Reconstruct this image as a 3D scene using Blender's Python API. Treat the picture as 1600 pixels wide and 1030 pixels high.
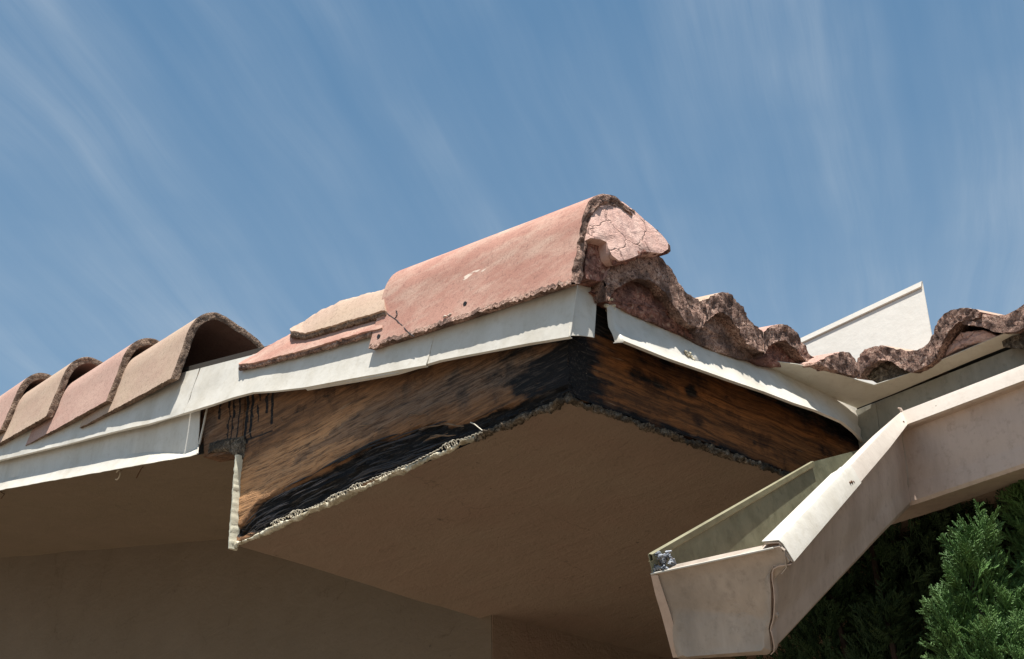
import bpy, math, random
import numpy as np
from mathutils import Vector, Matrix, noise

random.seed(7); rng = np.random.default_rng(7)
for o in list(bpy.data.objects): bpy.data.objects.remove(o)
S = bpy.context.scene
COL = S.collection
# ------------------------------------------------------------------ camera
# local frame: origin = lowest outer corner of the eave box, X along the eave, Y along the rake, Z up
def nrm(v): v = np.array(v, float); return v / np.linalg.norm(v)
FPX = 2331.7965
_A = nrm([2900, 1185, FPX]); _B = nrm([-2400, 1285, FPX]); _U = nrm(np.cross(_A, _B))
RM = np.stack([_A, _B, _U])
CAM = -(RM @ np.array([892 - 800, 622 - 515, FPX]) / FPX) * 2.2
cam_d = bpy.data.cameras.new('camera'); cam = bpy.data.objects.new('camera', cam_d); COL.objects.link(cam)
cam_d.sensor_width = 36; cam_d.lens = 36 * FPX / 1600; cam_d.clip_start = 0.02; cam_d.clip_end = 2000
_r = RM @ [1, 0, 0]; _u = RM @ [0, -1, 0]; _f = RM @ [0, 0, 1]
mw = Matrix.Identity(4)
for i in range(3):
    mw[i][0] = _r[i]; mw[i][1] = _u[i]; mw[i][2] = -_f[i]; mw[i][3] = CAM[i]
cam.matrix_world = mw
S.camera = cam
GROUND = -2.55
# measuring aids: where a sight line of the survey photo meets a real plane of the house
def ray(x, y): return RM @ np.array([x - 800, y - 515, FPX]) / FPX
def onx(p, x): r = ray(*p); return CAM + r * ((x - CAM[0]) / r[0])
def ony(p, y): r = ray(*p); return CAM + r * ((y - CAM[1]) / r[1])
def onz(p, z): r = ray(*p); return CAM + r * ((z - CAM[2]) / r[2])
def dep(p, d): return CAM + ray(*p) * d

# ------------------------------------------------------------------ light
SUN = nrm([1.0, 0.95, -5.6])            # direction the sunlight travels
sd = bpy.data.lights.new('sun', 'SUN'); sun = bpy.data.objects.new('sun', sd); COL.objects.link(sun)
sd.energy = 5.0; sd.angle = math.radians(0.5); sd.color = (1.0, 0.96, 0.90)
sun.rotation_mode = 'QUATERNION'; sun.rotation_quaternion = Vector(SUN).to_track_quat('-Z', 'Y')
W = bpy.data.worlds.new('World'); S.world = W; W.use_nodes = True
wt = W.node_tree; wt.nodes.clear()
class NT:
    def __init__(s, t): s.t = t
    def n(s, typ, ins=None, **kw):
        nd = s.t.nodes.new(typ)
        for k, v in kw.items(): setattr(nd, k, v)
        for k, v in (ins or {}).items(): s.put(nd, k, v)
        return nd
    def put(s, nd, k, v):
        sk = nd.inputs[k]
        if isinstance(v, tuple) and len(v) == 2 and hasattr(v[0], 'outputs'): s.t.links.new(v[0].outputs[v[1]], sk)
        elif hasattr(v, 'outputs'): s.t.links.new(v.outputs[0], sk)
        else: sk.default_value = v
    def math(s, op, a, b=0.0, c=None, clamp=False):
        nd = s.n('ShaderNodeMath', operation=op, use_clamp=clamp); s.put(nd, 0, a); s.put(nd, 1, b)
        if c is not None: s.put(nd, 2, c)
        return nd
    def mix(s, f, a, b, mode='MIX'):
        nd = s.n('ShaderNodeMix', data_type='RGBA', blend_type=mode)
        s.put(nd, 0, f); s.put(nd, 6, a); s.put(nd, 7, b); return (nd, 2)
    def ramp(s, f, pts):
        nd = s.n('ShaderNodeValToRGB'); s.put(nd, 0, f); e = nd.color_ramp.elements
        while len(e) < len(pts): e.new(0.5)
        for el, (p, c) in zip(e, pts):
            el.position = p; el.color = (c, c, c, 1) if isinstance(c, (int, float)) else (*c, 1)
        return nd
    def noise(s, vec, scale, detail=5, rough=0.6, dist=0.0):
        nd = s.n('ShaderNodeTexNoise', {'Scale': scale, 'Detail': detail, 'Roughness': rough, 'Distortion': dist})
        if vec is not None: s.put(nd, 'Vector', vec)
        return nd
    def map(s, vec, scale=(1, 1, 1), rot=(0, 0, 0), loc=(0, 0, 0)):
        nd = s.n('ShaderNodeMapping'); s.put(nd, 'Vector', vec)
        nd.inputs['Scale'].default_value = scale; nd.inputs['Rotation'].default_value = rot; nd.inputs['Location'].default_value = loc
        return nd
w = NT(wt)
sky = w.n('ShaderNodeTexSky', sky_type='NISHITA', sun_disc=False)
sky.sun_elevation = math.asin(-SUN[2]); sky.sun_rotation = math.atan2(-SUN[0], -SUN[1])
sky.air_density = 1.0; sky.dust_density = 0.6; sky.ozone_density = 1.6
tc = w.n('ShaderNodeTexCoord')
sep = w.n('ShaderNodeSeparateXYZ', {0: (tc, 'Generated')})
zz = w.math('MAXIMUM', (sep, 2), 0.06)
px_ = w.math('DIVIDE', (sep, 0), zz); py_ = w.math('DIVIDE', (sep, 1), zz)
plane = w.n('ShaderNodeCombineXYZ', {0: px_, 1: py_})
_az = ray(1560, 1800); AZ = math.atan2(_az[1], _az[0])
rot = w.map(plane, rot=(0, 0, -AZ))
warp = w.noise(rot, 0.7, 3, 0.5)
wv = w.n('ShaderNodeVectorMath', {0: rot, 1: w.n('ShaderNodeVectorMath', {0: (warp, 'Color'), 3: 0.30}, operation='SCALE')}, operation='ADD')
c1 = w.noise(w.map(wv, scale=(0.30, 3.6, 1)), 1.5, 4, 0.55)
c2 = w.noise(w.map(wv, scale=(0.7, 12.0, 1), loc=(3, 1, 0)), 1.5, 6, 0.68, .3)
c3 = w.noise(w.map(rot, scale=(0.9, 1.3, 1), loc=(7, 2, 0)), 1.5, 4, 0.6)
band = w.ramp((c1, 'Fac'), [(0.36, 0.0), (0.66, 1.0)])
fib = w.ramp((c2, 'Fac'), [(0.32, 0.35), (0.68, 1.0)])
big = w.ramp((c3, 'Fac'), [(0.36, 0.28), (0.62, 1.0)])
cov = w.math('MULTIPLY', w.math('MULTIPLY', band, fib), big)
low = w.ramp((sep, 2), [(0.26, 0.30), (0.66, 0.06)])
cov = w.math('MULTIPLY_ADD', cov, 0.37, low, clamp=True)
hs = w.n('ShaderNodeHueSaturation', {'Hue': 0.484, 'Saturation': 1.24, 'Value': 1.12, 'Color': sky})
skyc = w.mix(cov, (hs, 0), (5.6, 6.2, 6.7, 1))
bg = w.n('ShaderNodeBackground', {'Color': skyc, 'Strength': 0.067})
out = w.n('ShaderNodeOutputWorld', {0: bg})
S.view_settings.view_transform = 'Standard'; S.view_settings.look = 'None'
S.view_settings.exposure = 0.75; S.view_settings.gamma = 1.0; S.view_settings.use_curve_mapping = False
S.render.engine = 'CYCLES'
S.cycles.max_bounces = 8; S.cycles.diffuse_bounces = 5

# ------------------------------------------------------------------ materials
def mat(name):
    m = bpy.data.materials.new(name); m.use_nodes = True; m.node_tree.nodes.clear()
    t = NT(m.node_tree); t.out = t.n('ShaderNodeOutputMaterial'); t.bs = t.n('ShaderNodeBsdfPrincipled')
    t.t.links.new(t.bs.outputs[0], t.out.inputs[0]); t.co = t.n('ShaderNodeTexCoord'); t.v = (t.co, 'Object')
    t.m = m; return t
def fin(t, col, rough=0.8, height=None, bump=0.3, dist=0.002, spec=0.3, metal=0.0):
    t.put(t.bs, 'Base Color', col); t.put(t.bs, 'Roughness', rough); t.put(t.bs, 'Specular IOR Level', spec); t.put(t.bs, 'Metallic', metal)
    if height is not None:
        b = t.n('ShaderNodeBump', {'Strength': bump, 'Distance': dist, 'Height': height}); t.put(t.bs, 'Normal', b)
    return t.m
def c4(*c): return (*c, 1)
M = {}
def clay(name, base, alt, pale, wear=0.5, scuff=True):
    t = mat(name)
    a = t.noise(t.v, 9, 5, 0.6); b = t.noise(t.v, 520, 3, 0.7); d = t.noise(t.map(t.v, scale=(1, .3, 1)), 30, 6, 0.65); g = t.noise(t.v, 150, 4, 0.75)
    col = t.mix(t.ramp((a, 'Fac'), [(.38, 0), (.62, 1)]), c4(*base), c4(*alt))
    col = t.mix(t.math('MULTIPLY', t.ramp((d, 'Fac'), [(.45, 0), (.72, 1)]), wear), col, c4(*pale))
    col = t.mix(t.ramp((g, 'Fac'), [(.30, .75), (.48, 0)]), col, c4(base[0] * .5, base[1] * .48, base[2] * .5))
    col = t.mix(t.ramp((b, 'Fac'), [(.33, .45), (.5, 0)]), col, c4(base[0] * .45, base[1] * .42, base[2] * .42))
    if scuff:
        s = t.noise(t.map(t.v, scale=(1, .35, 1.2), loc=(3, 5, 1)), 34, 3, 0.5)
        col = t.mix(t.ramp((s, 'Fac'), [(.735, 0), (.76, .8)]), col, c4(.78, .68, .56))
    h = t.math('ADD', t.math('MULTIPLY', (b, 'Fac'), .5), t.math('MULTIPLY', (g, 'Fac'), .8))
    return fin(t, col, 0.92, h, 0.45, 0.0016, 0.2)
M['clay_pink'] = clay('clay_pink', (.47, .255, .195), (.40, .205, .155), (.56, .41, .32), .85)
M['clay_rose'] = clay('clay_rose', (.455, .28, .225), (.49, .32, .255), (.55, .40, .32), .4)
M['clay_tan'] = clay('clay_tan', (.47, .345, .25), (.44, .305, .23), (.54, .42, .32), .5)
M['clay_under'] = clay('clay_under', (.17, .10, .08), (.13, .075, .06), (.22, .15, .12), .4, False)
def roughend(name, lo, mid, hi, sc=1.0, dist=.006):
    t = mat(name)
    a = t.noise(t.v, 220 * sc, 6, 0.82, .8); b = t.n('ShaderNodeTexVoronoi', {'Vector': t.v, 'Scale': 190 * sc}, feature='F1'); c = t.noise(t.v, 22, 4, .6)
    col = t.mix(t.ramp((a, 'Fac'), [(.42, 0), (.50, 1)]), c4(*lo), c4(*mid))
    col = t.mix(t.ramp((a, 'Fac'), [(.54, 0), (.62, 1)]), col, c4(*hi))
    col = t.mix(t.ramp((c, 'Fac'), [(.46, 0), (.60, .75)]), col, c4(lo[0] * .8, lo[1] * .85, lo[2] * .9))
    h = t.math('ADD', (a, 'Fac'), t.math('MULTIPLY', (b, 'Distance'), .8))
    return fin(t, col, .95, h, .9, dist, .15)
M['end_new'] = roughend('end_new', (.14, .09, .065), (.36, .25, .18), (.52, .40, .30))
M['end_old'] = roughend('end_old', (.10, .06, .047), (.48, .295, .225), (.72, .55, .44), .8, .006)
M['mortar_red'] = roughend('mortar_red', (.11, .055, .045), (.36, .17, .13), (.52, .36, .28), .5, .006)
M['crust_grey'] = roughend('crust_grey', (.05, .04, .03), (.20, .155, .11), (.42, .35, .26), .6, .008)
M['crust_pale'] = roughend('crust_pale', (.34, .27, .17), (.66, .60, .45), (.80, .76, .62), .35, .004)
# pale smooth mortar disc with hairline cracks
t = mat('mortar_cap'); a = t.noise(t.v, 40, 6, .65); wv2 = t.n('ShaderNodeVectorMath', {0: t.v, 1: t.n('ShaderNodeVectorMath', {0: (t.noise(t.v, 25, 3, .6), 'Color'), 3: .03}, operation='SCALE')}, operation='ADD')
v = t.n('ShaderNodeTexVoronoi', {'Vector': wv2, 'Scale': 17.0}, feature='DISTANCE_TO_EDGE')
col = t.mix(t.ramp((a, 'Fac'), [(.3, 0), (.7, 1)]), c4(.55, .33, .27), c4(.70, .49, .41))
g2 = t.noise(t.map(t.v, scale=(3, 1, .5)), 25, 5, .7)
col = t.mix(t.ramp((g2, 'Fac'), [(.5, 0), (.66, .6)]), col, c4(.34, .21, .19))
crk = t.ramp((v, 'Distance'), [(.0, 1), (.022, 0)])
col = t.mix(t.math('MULTIPLY', crk, .55), col, c4(.16, .08, .06))
M['mortar_cap'] = fin(t, col, .9, t.math('SUBTRACT', (t.noise(t.v, 160, 5, .7), 'Fac'), t.math('MULTIPLY', crk, .6)), .7, .004, .2)
def paint(name, c, dirt, amt=.5, rough=.5, spec=.4, streak=(1, 1, .25), bumpd=.0006):
    t = mat(name)
    a = t.noise(t.map(t.v, scale=streak), 14, 6, .65); b = t.noise(t.v, 60, 5, .7); f = t.noise(t.v, 330, 3, .7)
    col = t.mix(t.math('MULTIPLY', t.ramp((a, 'Fac'), [(.42, 0), (.75, 1)]), amt), c4(*c), c4(*dirt))
    col = t.mix(t.math('MULTIPLY', t.ramp((b, 'Fac'), [(.52, 0), (.8, 1)]), amt), col, c4(*dirt))
    col = t.mix(t.ramp((f, 'Fac'), [(.70, 0), (.76, .5 * amt)]), col, c4(dirt[0] * .4, dirt[1] * .4, dirt[2] * .4))
    return fin(t, col, rough, (t.noise(t.v, 45, 4, .6), 'Fac'), .35, bumpd * 5, spec)
M['white_metal'] = paint('white_metal', (.60, .565, .495), (.38, .33, .24), .5)
M['cream_metal'] = paint('cream_metal', (.58, .55, .46), (.38, .33, .25), .55)
M['flag_metal'] = paint('flag_metal', (.62, .59, .53), (.52, .48, .41), .3, .4)
M['gutter_paint'] = paint('gutter_paint', (.56, .43, .345), (.29, .20, .15), .7, .42, .5)
M['strip_paint'] = paint('strip_paint', (.74, .71, .56), (.34, .29, .18), .5, .6)
M['lip_paint_sunlit'] = paint('lip_paint_sunlit', (.60, .53, .455), (.42, .34, .27), .4, .45)  # same gutter paint, cleaner and lightened for sun on the lip
M['cap_paint'] = paint('cap_paint', (.43, .35, .28), (.20, .165, .13), .8, .5, .4)
M['grey_green'] = paint('grey_green', (.30, .29, .24), (.13, .125, .10), .75, .6)
M['galvanised'] = paint('galvanised', (.22, .22, .14), (.10, .10, .055), .95, .5, .5, (1, 1, 1))
M['lip_green'] = paint('lip_green', (.24, .22, .13), (.13, .115, .06), .8, .5)
t = mat('bare_zinc'); a = t.noise(t.v, 110, 5, .7, 1.2)
M['bare_zinc'] = fin(t, t.ramp((a, 'Fac'), [(.35, (.04, .045, .055)), (.5, (.30, .33, .38)), (.62, (.55, .56, .58))]), .55, (a, 'Fac'), 1, .006, .4, .2)
def stucco(name, c1_, c2_, b=.5):
    t = mat(name)
    a = t.noise(t.v, 3.5, 6, .65); f = t.noise(t.v, 110, 6, .8); s = t.noise(t.v, 46, 4, .6); tr = t.noise(t.map(t.v, scale=(1, .35, 1), rot=(0, 0, .5)), 24, 5, .65, .6)
    wv_ = t.n('ShaderNodeVectorMath', {0: t.v, 1: t.n('ShaderNodeVectorMath', {0: (t.noise(t.v, 9, 4, .6), 'Color'), 3: .12}, operation='SCALE')}, operation='ADD')
    vo = t.n('ShaderNodeTexVoronoi', {'Vector': wv_, 'Scale': 3.2}, feature='DISTANCE_TO_EDGE')
    col = t.mix(t.ramp((a, 'Fac'), [(.32, 0), (.68, 1)]), c4(*c1_), c4(*c2_))
    col = t.mix(t.ramp((tr, 'Fac'), [(.35, .22), (.6, 0)]), col, c4(c1_[0] * .7, c1_[1] * .7, c1_[2] * .68))
    col = t.mix(t.ramp((f, 'Fac'), [(.32, .55), (.44, 0)]), col, c4(c1_[0] * .55, c1_[1] * .55, c1_[2] * .5))
    col = t.mix(t.ramp((s, 'Fac'), [(.70, 0), (.74, .7)]), col, c4(c1_[0] * .25, c1_[1] * .25, c1_[2] * .25))
    ck = t.math('MULTIPLY', t.ramp((vo, 'Distance'), [(.0, 1), (.005, 0)]), t.ramp((a, 'Fac'), [(.50, 0), (.58, .5)]))
    col = t.mix(ck, col, c4(c1_[0] * .35, c1_[1] * .33, c1_[2] * .3))
    h = t.math('ADD', (f, 'Fac'), t.math('MULTIPLY', (tr, 'Fac'), 1.2))
    return fin(t, col, .9, h, b, .004, .2)
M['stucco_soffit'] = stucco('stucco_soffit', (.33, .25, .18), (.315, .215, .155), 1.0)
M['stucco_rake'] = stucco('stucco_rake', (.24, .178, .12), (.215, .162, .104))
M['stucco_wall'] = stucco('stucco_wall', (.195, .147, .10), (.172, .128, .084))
# weathered timber: colours follow grain, plus stain and painted sunlight masks stored on the board
def wood(name, grain, warm, brown):
    t = mat(name)
    wz = t.n('ShaderNodeVectorMath', {0: t.v, 1: t.n('ShaderNodeVectorMath', {0: (t.noise(t.v, 6, 3, .5), 'Color'), 3: .02}, operation='SCALE')}, operation='ADD')
    g = t.noise(t.map(wz, scale=grain), 85, 8, .70, .15); g2 = t.noise(t.map(wz, scale=grain), 240, 5, .75); bl = t.noise(t.v, 13, 6, .68); fk = t.noise(t.map(t.v, scale=grain), 120, 3, .6)
    col = t.mix(t.ramp((g, 'Fac'), [(.38, 0), (.60, 1)]), c4(*brown), c4(*warm))
    col = t.mix(t.ramp((g2, 'Fac'), [(.38, .5), (.5, 0)]), col, c4(brown[0] * .35, brown[1] * .35, brown[2] * .35))
    col = t.mix(t.ramp((bl, 'Fac'), [(.52, 0), (.62, .65)]), col, c4(brown[0] * .4, brown[1] * .4, brown[2] * .45))
    at = t.n('ShaderNodeAttribute', attribute_name='stain_sun'); sp = t.n('ShaderNodeSeparateColor', {0: (at, 'Color')})
    gr = t.mix(t.ramp((g2, 'Fac'), [(.4, 0), (.6, 1)]), c4(.04, .032, .028), c4(.22, .17, .13))
    wob = t.math('MULTIPLY', t.math('SUBTRACT', (g, 'Fac'), .5), 1.6)
    wb2 = t.math('ADD', wob, t.math('MULTIPLY', t.math('SUBTRACT', (bl, 'Fac'), .5), 1.4))
    greyf = t.math('MULTIPLY', t.math('ADD', (sp, 1), wb2), 1.5, clamp=True); greyf = t.math('MULTIPLY', greyf, t.math('GREATER_THAN', (sp, 1), .02))
    col = t.mix(t.math('MULTIPLY', greyf, .6), col, gr)
    lb = t.math('MULTIPLY', (sp, 2), t.ramp((g2, 'Fac'), [(.38, .2), (.55, 1)]))
    col = t.mix(lb, col, c4(.58, .31, .145))  # lighter wood colour for the painted sunlight
    bf = t.math('MULTIPLY', t.math('SUBTRACT', t.math('ADD', (sp, 0), t.math('MULTIPLY', wb2, .8)), .50), 2.6, clamp=True); bf = t.math('MULTIPLY', bf, t.math('GREATER_THAN', (sp, 0), .03))
    bk = t.mix(t.ramp((g2, 'Fac'), [(.52, 0), (.66, 1)]), c4(.006, .006, .007), c4(.07, .055, .045))
    col = t.mix(bf, col, bk)
    col = t.mix(t.ramp((fk, 'Fac'), [(.70, 0), (.73, .55)]), col, c4(.33, .24, .16))
    ckn = t.noise(t.map(wz, scale=(grain[0] * .5 if grain[0] < 1 else 1, grain[1] * .5 if grain[1] < 1 else 1, 1.3)), 34, 4, .5)
    cr = t.ramp(t.math('ABSOLUTE', t.math('SUBTRACT', (ckn, 'Fac'), .5)), [(.0, 1), (.012, 0)])
    col = t.mix(t.math('MULTIPLY', cr, t.ramp((bl, 'Fac'), [(.42, 0), (.55, .85)])), col, c4(.012, .009, .007))
    h = t.math('ADD', t.math('MULTIPLY', (g, 'Fac'), 1.5), t.math('MULTIPLY', (g2, 'Fac'), .8))
    return fin(t, col, .8, h, .65, .004, .25)
M['timber_rake'] = wood('timber_rake', (1, .07, 1.2), (.30, .15, .068), (.115, .058, .029))
M['timber_eave'] = wood('timber_eave', (.07, 1, 1.2), (.33, .13, .042), (.085, .038, .017))
t = mat('char'); a = t.noise(t.map(t.v, scale=(1, .15, 1)), 60, 6, .7)
M['char'] = fin(t, t.ramp((a, 'Fac'), [(.4, (.006, .006, .007)), (.75, (.06, .05, .05))]), .6, (a, 'Fac'), 1, .006, .4)
t = mat('bare_wood'); a = t.noise(t.map(t.v, scale=(1, .2, 1)), 120, 4, .7)
M['bare_wood'] = fin(t, t.ramp((a, 'Fac'), [(.35, (.10, .06, .035)), (.65, (.26, .17, .10))]), .8, (a, 'Fac'), .8, .003)
t = mat('lime'); M['lime'] = fin(t, c4(.62, .52, .43), .9)
t = mat('wire'); M['wire'] = fin(t, c4(.62, .56, .44), .5)
t = mat('rust'); M['rust'] = fin(t, c4(.12, .06, .03), .8)
t = mat('deck'); M['deck'] = fin(t, c4(.06, .05, .04), .9)
def leaf(name, a_, b_):
    t = mat(name); n1 = t.noise(t.v, 14, 4, .6); n2 = t.noise(t.v, 120, 2, .6)
    col = t.mix(t.ramp((n1, 'Fac'), [(.35, 0), (.65, 1)]), c4(*a_), c4(*b_))
    col = t.mix(t.ramp((n2, 'Fac'), [(.62, 0), (.72, .5)]), col, c4(.13, .17, .03))
    m = fin(t, col, .6, None, spec=.3); t.put(t.bs, 'Subsurface Weight', 0.0); return m
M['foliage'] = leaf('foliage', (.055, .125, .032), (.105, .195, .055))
M['foliage_shaded'] = leaf('foliage_shaded', (.022, .05, .016), (.035, .065, .022))  # darker copy of the foliage, shade put into the leaf colour
t = mat('bark'); M['bark'] = fin(t, c4(.035, .022, .015), .9, (t.noise(t.v, 60), 'Fac'), .8)
t = mat('ground'); a = t.noise(t.v, 3, 6, .6); b = t.noise(t.v, 120, 4, .7)
M['ground'] = fin(t, t.mix((a, 'Fac'), c4(.145, .116, .088), c4(.185, .15, .115)), .9, (b, 'Fac'), .5, .01)

# ------------------------------------------------------------------ mesh helpers
def link(name, vs, fs, m, parent=None, smooth=35, mats=None, mi=None):
    me = bpy.data.meshes.new(name); me.from_pydata([tuple(map(float, v_)) for v_ in vs], [], [tuple(map(int, f_)) for f_ in fs])
    for mm in (mats or [m]): me.materials.append(mm)
    if mi is not None: me.polygons.foreach_set('material_index', np.array(mi, dtype=np.int32))
    me.validate(); me.update()
    if smooth:
        me.polygons.foreach_set('use_smooth', [True] * len(me.polygons)); me.set_sharp_from_angle(angle=math.radians(smooth))
    o = bpy.data.objects.new(name, me); COL.objects.link(o)
    if parent: o.parent = parent
    return o
def empty(name, loc=(0, 0, 0)):
    o = bpy.data.objects.new(name, None); COL.objects.link(o); o.location = loc; o.empty_display_size = .05; return o
def tag(o, label=None, cat=None, group=None, kind=None):
    if label: o['label'] = label
    if cat: o['category'] = cat
    if group: o['group'] = group
    if kind: o['kind'] = kind
    return o
def nz(p, s, seed=0.0):
    return noise.fractal(Vector((p[0] * s + seed, p[1] * s + seed * 1.7, p[2] * s - seed)), 0.9, 2.1, 4)
def resample(pts, n):
    pts = np.array(pts, float); d = np.r_[0, np.cumsum(np.linalg.norm(np.diff(pts, axis=0), axis=1))]
    tt = np.linspace(0, d[-1], n); return np.stack([np.interp(tt, d, pts[:, k]) for k in range(pts.shape[1])], 1)
def smoothc(pts, it=2):
    pts = np.array(pts, float)
    for _ in range(it):
        q = [pts[0]]
        for a_, b_ in zip(pts[:-1], pts[1:]): q += [a_ * .75 + b_ * .25, a_ * .25 + b_ * .75]
        q.append(pts[-1]); pts = np.array(q)
    return pts
def box(x0, x1, y0, y1, z0, z1):
    v_ = [(x, y, z) for x in (x0, x1) for y in (y0, y1) for z in (z0, z1)]
    return v_, [(0, 1, 3, 2), (4, 6, 7, 5), (0, 4, 5, 1), (2, 3, 7, 6), (0, 2, 6, 4), (1, 5, 7, 3)]
class MB:
    def __init__(s): s.v = []; s.f = []; s.mi = []
    def add(s, v_, f_, mi=0):
        o = len(s.v); s.v += [tuple(p) for p in v_]; s.f += [tuple(i + o for i in q) for q in f_]; s.mi += [mi] * len(f_)
    def tube(s, pts, r, n=6, mi=0, cap=True):
        pts = [np.array(p, float) for p in pts]; rs = r if hasattr(r, '__len__') else [r] * len(pts); vs = []
        for i, p in enumerate(pts):
            t_ = nrm(pts[min(i + 1, len(pts) - 1)] - pts[max(i - 1, 0)] + 1e-9)
            a_ = np.cross(t_, [0.13, .31, .94]); a_ = nrm(a_); b_ = np.cross(t_, a_)
            for k in range(n):
                an = 2 * math.pi * k / n; vs.append(p + rs[i] * (math.cos(an) * a_ + math.sin(an) * b_))
        fs = [(i * n + k, i * n + (k + 1) % n, (i + 1) * n + (k + 1) % n, (i + 1) * n + k) for i in range(len(pts) - 1) for k in range(n)]
        if cap: fs += [tuple(range(n))[::-1], tuple(range((len(pts) - 1) * n, len(pts) * n))]
        s.add(vs, fs, mi)
    def build(s, name, m, parent=None, smooth=35, mats=None):
        return link(name, s.v, s.f, m, parent, smooth, mats, s.mi if mats else None)
def sheet(rows, th, normal_hint=None):
    """rows: list of equal-length point lists; returns a closed sheet of thickness th"""
    R_ = np.array(rows, float); a_, b_ = R_.shape[:2]
    du = np.gradient(R_, axis=1); dv = np.gradient(R_, axis=0); n_ = np.cross(du, dv); n_ /= np.linalg.norm(n_, axis=2, keepdims=True) + 1e-12
    if normal_hint is not None and (n_.mean((0, 1)) @ np.array(normal_hint)) < 0: n_ = -n_
    front = R_ + n_ * th / 2; back = R_ - n_ * th / 2
    vs = list(front.reshape(-1, 3)) + list(back.reshape(-1, 3)); N = a_ * b_; fs = []
    for i in range(a_ - 1):
        for j in range(b_ - 1):
            q = (i * b_ + j, i * b_ + j + 1, (i + 1) * b_ + j + 1, (i + 1) * b_ + j)
            fs.append(q); fs.append(tuple(k + N for k in q[::-1]))
    per = [(0, j) for j in range(b_)] + [(i, b_ - 1) for i in range(1, a_)] + [(a_ - 1, j) for j in range(b_ - 2, -1, -1)] + [(i, 0) for i in range(a_ - 2, 0, -1)]
    ids = [i * b_ + j for i, j in per]
    for p, q in zip(ids, ids[1:] + ids[:1]): fs.append((p, p + N, q + N, q))
    return vs, fs

# ------------------------------------------------------------------ ground
gv, gf = [(-400, -400, GROUND), (400, -400, GROUND), (400, 400, GROUND), (-400, 400, GROUND)], [(0, 1, 2, 3)]
tag(link('ground', gv, gf, M['ground'], smooth=0), kind='structure')

# ------------------------------------------------------------------ house
house = tag(empty('house', (0.61, 0.867, GROUND)), 'tan stucco house corner with rotten eave boards and torn white metal edging under the tiles', 'house')
HO = np.array([0.61, 0.867, GROUND])
def hp(name, vs, fs, m, smooth=35, mats=None, mi=None):
    return link(name, np.array(vs, float) - HO, fs, m, house, smooth, mats, mi)
def hmb(name, mb, m, smooth=35, mats=None):
    mb.v = [tuple(np.array(p) - HO) for p in mb.v]; return mb.build(name, m, house, smooth, mats)
SL = .235
XW, YW, XI, XW2 = .61, .867, .73, 1.36
def prism(poly, axis, lo, hi):
    n_ = len(poly); vs = []
    for c in (lo, hi):
        for p in poly: vs.append((c, p[0], p[1]) if axis == 'x' else (p[0], c, p[1]) if axis == 'y' else (p[0], p[1], c))
    fs = [tuple(range(n_))[::-1], tuple(range(n_, 2 * n_))] + [(i, (i + 1) % n_, n_ + (i + 1) % n_, n_ + i) for i in range(n_)]
    return vs, fs
hp('gable_wall', *prism([(YW + .002, GROUND), (7, GROUND), (7, .016 + SL * 7), (YW + .002, .016 + SL * (YW + .002))], 'x', XW - .002, XW + .15), M['stucco_wall'], 0)
hp('eave_wall', *box(XW, XW2 + .1, YW, YW + .15, GROUND, .03), M['stucco_soffit'], 0)  # lighter stucco than the gable wall, colour offsets the shade here
hp('wing_wall', *box(XW2, XW2 + .15, -5, YW - .001, GROUND, .03), M['stucco_wall'], 0)
# boxed soffit: L shaped, 0.6 m deep, gently uneven
mb = MB()
def sag(x, y):
    x = min(max(x, 0), .73); y = max(y, 0); return max(0, .0265 * y * (1 - x / .6)) + max(0, .028 * x * (1 - y / .6))
def grid(x0, x1, y0, y1, n, m_, z, amp):
    vs = []; fs = []
    for i in range(n + 1):
        for j in range(m_ + 1):
            x = x0 + (x1 - x0) * i / n; y = y0 + (y1 - y0) * j / m_; vs.append((x, y, z + sag(x, y) + amp * nz((x, y, 0), 4) * min(1, 8 * min(abs(x), abs(y)))))
    for i in range(n):
        for j in range(m_): a_ = i * (m_ + 1) + j; fs.append((a_, a_ + 1, a_ + m_ + 2, a_ + m_ + 1))
    return vs, fs
mb.add(*grid(.004, 1.5, .004, .905, 60, 40, 0, .003)); mb.add(*grid(XI + .02, 1.5, -5, .004, 20, 50, 0, .003))
hmb('eave_soffit', mb, M['stucco_soffit'], 180)
hp('box_end', *prism([(.01, .028), (XW, .004), (XW, .235), (.01, .235)], 'y', .893, .904), M['stucco_rake'], 0)
vs = []; fs = []
NY = 60
for j in range(NY + 1):
    y = .905 + 6 * (j / NY) ** 1.5
    for i in range(13):
        x = .004 + (XW + .05) * i / 12; vs.append((x, y, .226 + SL * (y - .905) + .004 * nz((x, y, 2), 3)))
for j in range(NY):
    for i in range(12): a_ = j * 13 + i; fs.append((a_, a_ + 1, a_ + 14, a_ + 13))
hp('rake_soffit', vs, fs, M['stucco_rake'], 180)

# --- timber boards with stains, rot and painted sunlight stored per vertex
def ev(stops, v_): return np.interp(v_, [s_[0] for s_ in stops], [s_[1] for s_ in stops])
def yz(p): q = onx(p, 0.0); return q[1], q[2]
def xz(p): q = ony(p, 0.0); return q[0], q[2]
rot_up = sorted([yz(p) for p in [(372, 822), (402, 789), (455, 759), (499, 737), (548, 712), (580, 694), (642, 676), (700, 655), (760, 640), (840, 620), (900, 600)]])
rot_lo = sorted([yz(p) for p in [(371, 838), (418, 822), (486, 792), (548, 764), (580, 746), (673, 715), (740, 690), (800, 665), (880, 628), (900, 618)]])
streaks = [(355, 632, 688, .004), (361, 628, 690, .004), (370, 628, 686, .003), (383, 622, 686, .005), (391, 618, 684, .004), (402, 616, 662, .0025), (416, 613, 648, .004), (424, 613, 664, .005), (342, 640, 655, .004)]
streaks = [(yz((x_, y1_))[0], yz((x_, y1_))[1], wd) for x_, y0_, y1_, wd in streaks]
ridge_cut = yz((418, 676))
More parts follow.
